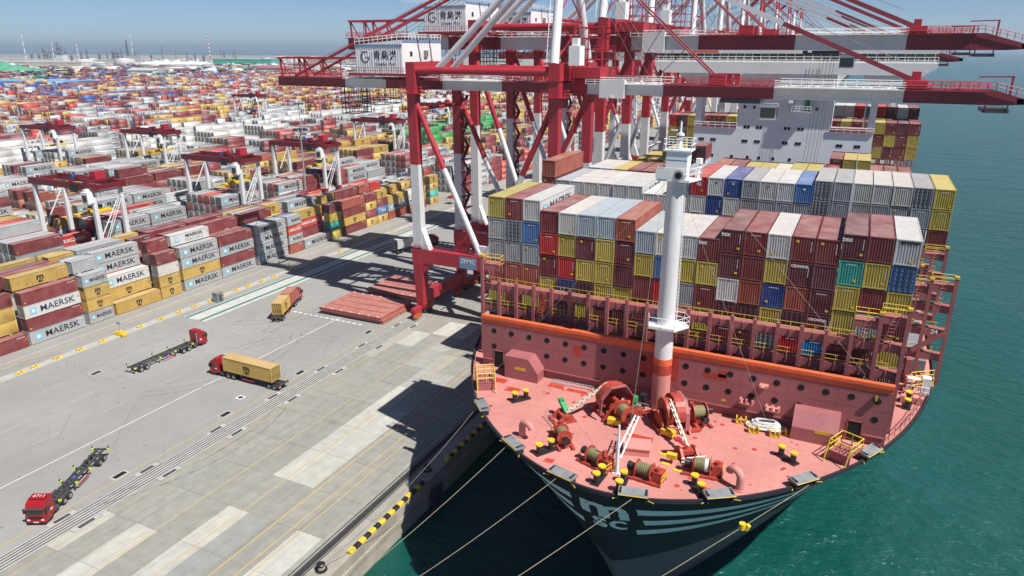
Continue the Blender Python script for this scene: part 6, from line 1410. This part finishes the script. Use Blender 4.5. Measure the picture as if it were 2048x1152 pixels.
def building(px, dist, w, d, h, wall, roof, label, pitched=False, rows=0, rz=0.0, cat='building', name='warehouse', cols=0):
    x, y = at(px, dist); p = empty(name, (x, y, 0), rz, label, cat)
    MB(MT[wall]).box(-w/2, -d/2, 0, w/2, d/2, h).build('wall', p)
    if pitched: MB(MT[roof]).prism([(-w/2-1, h), (w/2+1, h), (0, h+w*.12)], 'Y', -d/2-1, d/2+1).build('roof', p) if d > w else MB(MT[roof]).prism([(-d/2-1, h), (d/2+1, h), (0, h+d*.14)], 'X', -w/2-1, w/2+1).build('roof', p)
    else: MB(MT[roof]).box(-w/2-.6, -d/2-.6, h, w/2+.6, d/2+.6, h+1).build('roof', p)
    if rows:
        fw = w/cols
        wm = MB(MT['dark_glass']).box(-fw*.28, -.15, 0, fw*.28, 0, h/rows*.5).mesh('window'); ws = MB(MT['dark_glass']).box(0, -fw*.28, 0, .15, fw*.28, h/rows*.5).mesh('window')
        for r_ in range(rows):
            for c in range(cols): inst('window', wm, p, (-w/2+fw*(c+.5), -d/2, h/rows*(r_+.3)))
            for c in range(max(2, int(d/fw))): inst('window', ws, p, (w/2, -d/2+d*(c+.5)/max(2, int(d/fw)), h/rows*(r_+.3)))
    return p
BL = [(553, 1800, 92, 30, 17, 'roof_white', 'roof_red', 'white port office with red roof left of the quay crane tail', True, 4, 14), (612, 2050, 60, 34, 21, 'roof_white', 'roof_red', 'smaller white office block behind the red roofed one', True, 4, 9), (343, 2000, 78, 18, 12, 'wall_cream', 'roof_red', 'long cream building with red roof in the middle distance', True, 2, 14),
 (380, 2250, 130, 30, 13, 'roof_white', 'roof_white', 'long low white shed left of the green shed', False, 0, 0), (285, 1900, 70, 40, 13, 'roof_white', 'bldg_grey', 'white shed with grey roof behind the far stacks', True, 0, 0), (350, 2500, 220, 60, 14, 'roof_white', 'roof_white', 'broad white roofed hall in the hinterland', True, 0, 0), (490, 2900, 240, 60, 22, 'roof_green', 'roof_green', 'long green roofed warehouse in the hinterland', False, 0, 0), (425, 2700, 80, 30, 12, 'roof_green', 'roof_green', 'short green roofed warehouse beside the long one', False, 0, 0),
 (30, 1330, 200, 60, 14, 'roof_blue', 'roof_blue', 'wide blue roofed shed at the far left', False, 0, 0), (272, 3300, 60, 50, 34, 'bldg_grey', 'bldg_grey', 'tall grey plant building below the dark chimney', False, 0, 0), (120, 3300, 30, 26, 36, 'roof_white', 'roof_white', 'small white block on the left skyline', False, 0, 0), (100, 2800, 260, 40, 18, 'wall_cream', 'wall_cream', 'long cream industrial building on the left skyline', False, 0, 0), (40, 3500, 330, 50, 20, 'roof_white', 'roof_white', 'long white hall at the far left skyline', False, 0, 0), (195, 3300, 150, 40, 18, 'wall_cream', 'roof_white', 'pale hall in front of the refinery', False, 0, 0),
 (455, 3700, 220, 50, 16, 'roof_white', 'roof_white', 'far white shed right of the striped chimney', False, 0, 0), (545, 3300, 140, 40, 15, 'roof_white', 'bldg_grey', 'far white shed below the oil tanks', False, 0, 0), (655, 2700, 150, 30, 26, 'wall_cream', 'wall_cream', 'cream apartment slab behind the quay crane tail', False, 5, 20), (705, 2900, 150, 30, 26, 'wall_cream', 'roof_red', 'cream apartment slab hidden partly by the crane house', False, 5, 20)]
for q in BL: building(*q[:8], pitched=q[8], rows=q[9], cols=max(1, q[10]), rz=rf.uniform(-.1, .1)+PH*.6)
# wavy white market roof
x, y = at(462, 1880); wv = MB(MT['roof_white']); n = 24
for i in range(n):
    a, b_ = -75+i*150/n, -75+(i+1)*150/n; za, zb = 13+3.2*math.sin(i*.62), 13+3.2*math.sin((i+1)*.62); wv.add([(a, -14, za-2), (b_, -14, zb-2), (b_, 14, zb), (a, 14, za), (a, -14, 0), (b_, -14, 0)], [(0, 1, 2, 3), (4, 5, 1, 0)])
o = wv.build('wavy_roof_hall'); o.location = (x, y, 0); o.rotation_euler = (0, 0, PH); tag(o, 'hall with a wavy white roof in the middle distance', 'building')
# oil tanks
def tank(px, dist, r, h, i):
    x, y = at(px, dist); p = empty('oil_tank', (x, y, 0), 0, 'white cylindrical oil tank on the horizon, %s from the left' % ORD[i], 'tank', 'oil tanks on the horizon')
    MB(MT['tank_white']).tube((0, 0, 0), (0, 0, h), r, 28).build('shell', p, True); MB(MT['tank_white']).tube((0, 0, h), (0, 0, h+r*.12), r, 28, r*.2).build('roof', p, True)
for i, (px, dist, r, h) in enumerate(((165, 3300, 30, 18), (245, 3100, 36, 22), (560, 3600, 26, 24), (583, 3400, 26, 24), (592, 3050, 11, 24), (601, 3050, 11, 24), (611, 3050, 11, 24), (611, 3300, 28, 24), (620, 3050, 11, 24), (625, 3350, 24, 26), (630, 3050, 11, 24), (640, 3300, 26, 24), (655, 3350, 26, 24))): tank(px, dist, r, h, i)
# chimneys and refinery columns
def chimney(px, dist, h, r, bands, label, lean=0.0):
    x, y = at(px, dist); p = empty('chimney', (x, y, 0), 0, label, 'chimney', 'chimneys on the skyline'); n = bands
    for k in range(n):
        a, b_ = k/n, (k+1)/n; f0, f1 = 1-.45*a, 1-.45*b_
        MB(MT['roof_red'] if (k % 2 == 0 and n > 8) else MT['tank_white'] if (k % 2 or n < 4) else MT['bldg_grey']).tube((lean*h*a, 0, h*a), (lean*h*b_, 0, h*b_), r*f0, 12, r*f1).build('band', p, True)
for a in ((48, 3900, 118, 3, 8, 'leaning looking white banded chimney at the far left of the skyline'), (105, 3900, 84, 2.6, 8, 'white banded chimney, second from the left on the skyline'), (154, 3900, 80, 2.6, 8, 'white banded chimney, third from the left on the skyline'), (264, 3900, 120, 2.8, 8, 'tall white banded chimney beside the dark one'), (418, 3800, 128, 3, 15, 'tall red and white striped chimney near the middle of the left skyline')): chimney(*a)
o = MB(MT['stack_dark']).tube((0, 0, 0), (0, 0, 92), 5, 12, 2.2).build('chimney', None, True); x, y = at(254, 3400); o.location = (x, y, 0); tag(o, 'dark tapered chimney on the skyline', 'chimney', 'chimneys on the skyline')
for i, (px, h, r) in enumerate(((86, 75, 9), (92, 55, 7), (98, 70, 5), (109, 70, 7), (116, 95, 10), (122, 82, 7), (129, 72, 6), (160, 55, 6), (172, 70, 7), (212, 52, 5), (225, 60, 12), (233, 62, 10), (241, 70, 6), (268, 62, 6), (323, 85, 4), (350, 60, 3), (372, 55, 4), (441, 70, 3), (447, 58, 6), (466, 62, 4), (470, 60, 3), (60, 48, 8), (75, 45, 8), (140, 45, 7), (196, 48, 8), (300, 45, 6), (388, 48, 6), (405, 40, 8))):
    x, y = at(px, 3700+rf.uniform(-200, 300)); h *= .86; r *= .7; mb = MB(MT['tower_grey']).tube((0, 0, 0), (0, 0, h), r, 10, r*.8)
    for k in range(1, 4): mb.tube((0, 0, h*k/4), (0, 0, h*k/4+2), r*1.35, 10)
    mb.tube((0, 0, h), (0, 0, h*1.06), r*.4, 8); o = mb.build('refinery_tower', None, True); o.location = (x, y, 0); tag(o, 'grey refinery tower on the skyline, %s from the left' % ORD[i], 'tower', 'refinery towers on the skyline')
# heaps under green netting
for i, (px, dist, r, h) in enumerate(((-6, 2150, 40, 30), (22, 2120, 50, 22), (50, 2160, 42, 16), (76, 2180, 36, 13))):
    x, y = at(px, dist); mb = MB(MT['pile_green']); n = 26; rings = [(1, 0), (.82, .35), (.55, .72), (.25, .95), (.02, 1.0)]; vs = []; rr = random.Random(i)
    for q, z in rings:
        for k in range(n): a = 2*math.pi*k/n; j = 1+rr.uniform(-.08, .08); vs.append((math.cos(a)*r*1.5*q*j, math.sin(a)*r*q*j, h*z*(1+rr.uniform(-.06, .06))))
    mb.add(vs, [(a*n+k, a*n+(k+1) % n, (a+1)*n+(k+1) % n, (a+1)*n+k) for a in range(4) for k in range(n)]); o = mb.build('netted_heap', None, True); o.location = (x, y, -.05); tag(o, 'heap under green netting at the far left, %s from the left' % ORD[i], 'heap', 'netted heaps at the far left')
# scattered far depots: containers and sheds reading as one mass, and dark tree belts
arr, cols = [], []
for k in range(1500):
    px = rf.uniform(-120, 760); dist = rf.uniform(1480, 2700); x, y = at(px, dist)
    if x > -190: continue
    n = rf.randrange(3, 11); kd = rf.choice('bbrDrrmnwggYYrGb'); hh = rf.choice((1, 2, 2, 3, 4, 5))
    for i in range(n):
        for t in range(hh):
            if t < hh-1 and i: continue
            arr.append((x-i*2.6-2.44, y, t*2.65, x-i*2.6, y+12.2, t*2.65+2.6)); kk = kd if rf.random() < .85 else rf.choice('brgmD'); cols.append(kcol(kk, rf))
o = boxes_mesh('far_depot', arr, cols, MT['cont_far']); tag(o, 'far depots of small coloured containers spread below the skyline', 'containers', kind='stuff')
arr, cols = [], []
for k in range(950):
    px = rf.uniform(-150, 820); dist = rf.uniform(2100, 4300); x, y = at(px, dist); w_, d_, h = rf.uniform(15, 70), rf.uniform(10, 30), rf.uniform(4, 14)
    if x > -250: continue
    c = rf.choice(((.62, .62, .60), (.62, .62, .60), (.66, .66, .66), (.48, .42, .36), (.35, .30, .27), (.30, .32, .34), (.52, .50, .46), (.13, .24, .38))); arr.append((x-w_/2, y-d_/2, 0, x+w_/2, y+d_/2, h)); cols.append((*c, .05))
o = boxes_mesh('far_industry', arr, cols, MT['cont_far']); tag(o, 'mass of small pale industrial roofs below the horizon', 'buildings', kind='stuff')
P_('tree_far', (.035, .055, .03), .9, .3, .03, .3, streak=False)
def belt(name, spots, label, sc):
    vs, fs = [], []; rr = random.Random(len(spots))
    for (x, y, r) in spots:
        for q in range(34):      # leaf clumps through a crown
            a, e = rr.uniform(0, 6.28), rr.uniform(-.2, 1.4); d = r*rr.uniform(.5, 1.0); c = V((x+math.cos(a)*math.cos(e)*d, y+math.sin(a)*math.cos(e)*d, r*.75+math.sin(e)*d*.9)); s_ = r*rr.uniform(.16, .34)
            u = V((rr.uniform(-1, 1), rr.uniform(-1, 1), rr.uniform(-1, 1))).normalized(); v_ = u.cross(V((rr.uniform(-1, 1), rr.uniform(-1, 1), .3))).normalized(); b = len(vs)
            vs += [c+u*s_, c+v_*s_, c-u*s_, c-v_*s_]; fs.append((b, b+1, b+2, b+3))
    mb = MB(MT['tree_far']); mb.add(vs, fs); tag(mb.build(name), label, 'trees', kind='stuff')
sp = []
for k in range(240):
    px = rf.choice((rf.uniform(380, 560), rf.uniform(620, 820), rf.uniform(-20, 130), rf.uniform(0, 700))); dist = rf.uniform(1450, 2700); x, y = at(px, dist); sp.append((x, y, rf.uniform(4, 9)))
belt('tree_belt', sp, 'dark belts of trees among the far depots', 1)
# ------------------------------------------------------------------ the air: thin even haze round the whole scene
hz = MB(); hz.box(-45500, -2600, -6, 45500, 60500, 185)
vm = bpy.data.materials.new('haze_air'); vm.use_nodes = True; t_ = vm.node_tree
for n_ in list(t_.nodes):
    if n_.type != 'OUTPUT_MATERIAL': t_.nodes.remove(n_)
pv = t_.nodes.new('ShaderNodeVolumePrincipled'); pv.inputs['Color'].default_value = (.66, .83, 1.0, 1); pv.inputs['Density'].default_value = 7.5e-5; pv.inputs['Anisotropy'].default_value = .2
out = [n_ for n_ in t_.nodes if n_.type == 'OUTPUT_MATERIAL'][0]; t_.links.new(pv.outputs[0], out.inputs['Volume'])
hz.use(vm); tag(hz.build('haze'), kind='stuff')
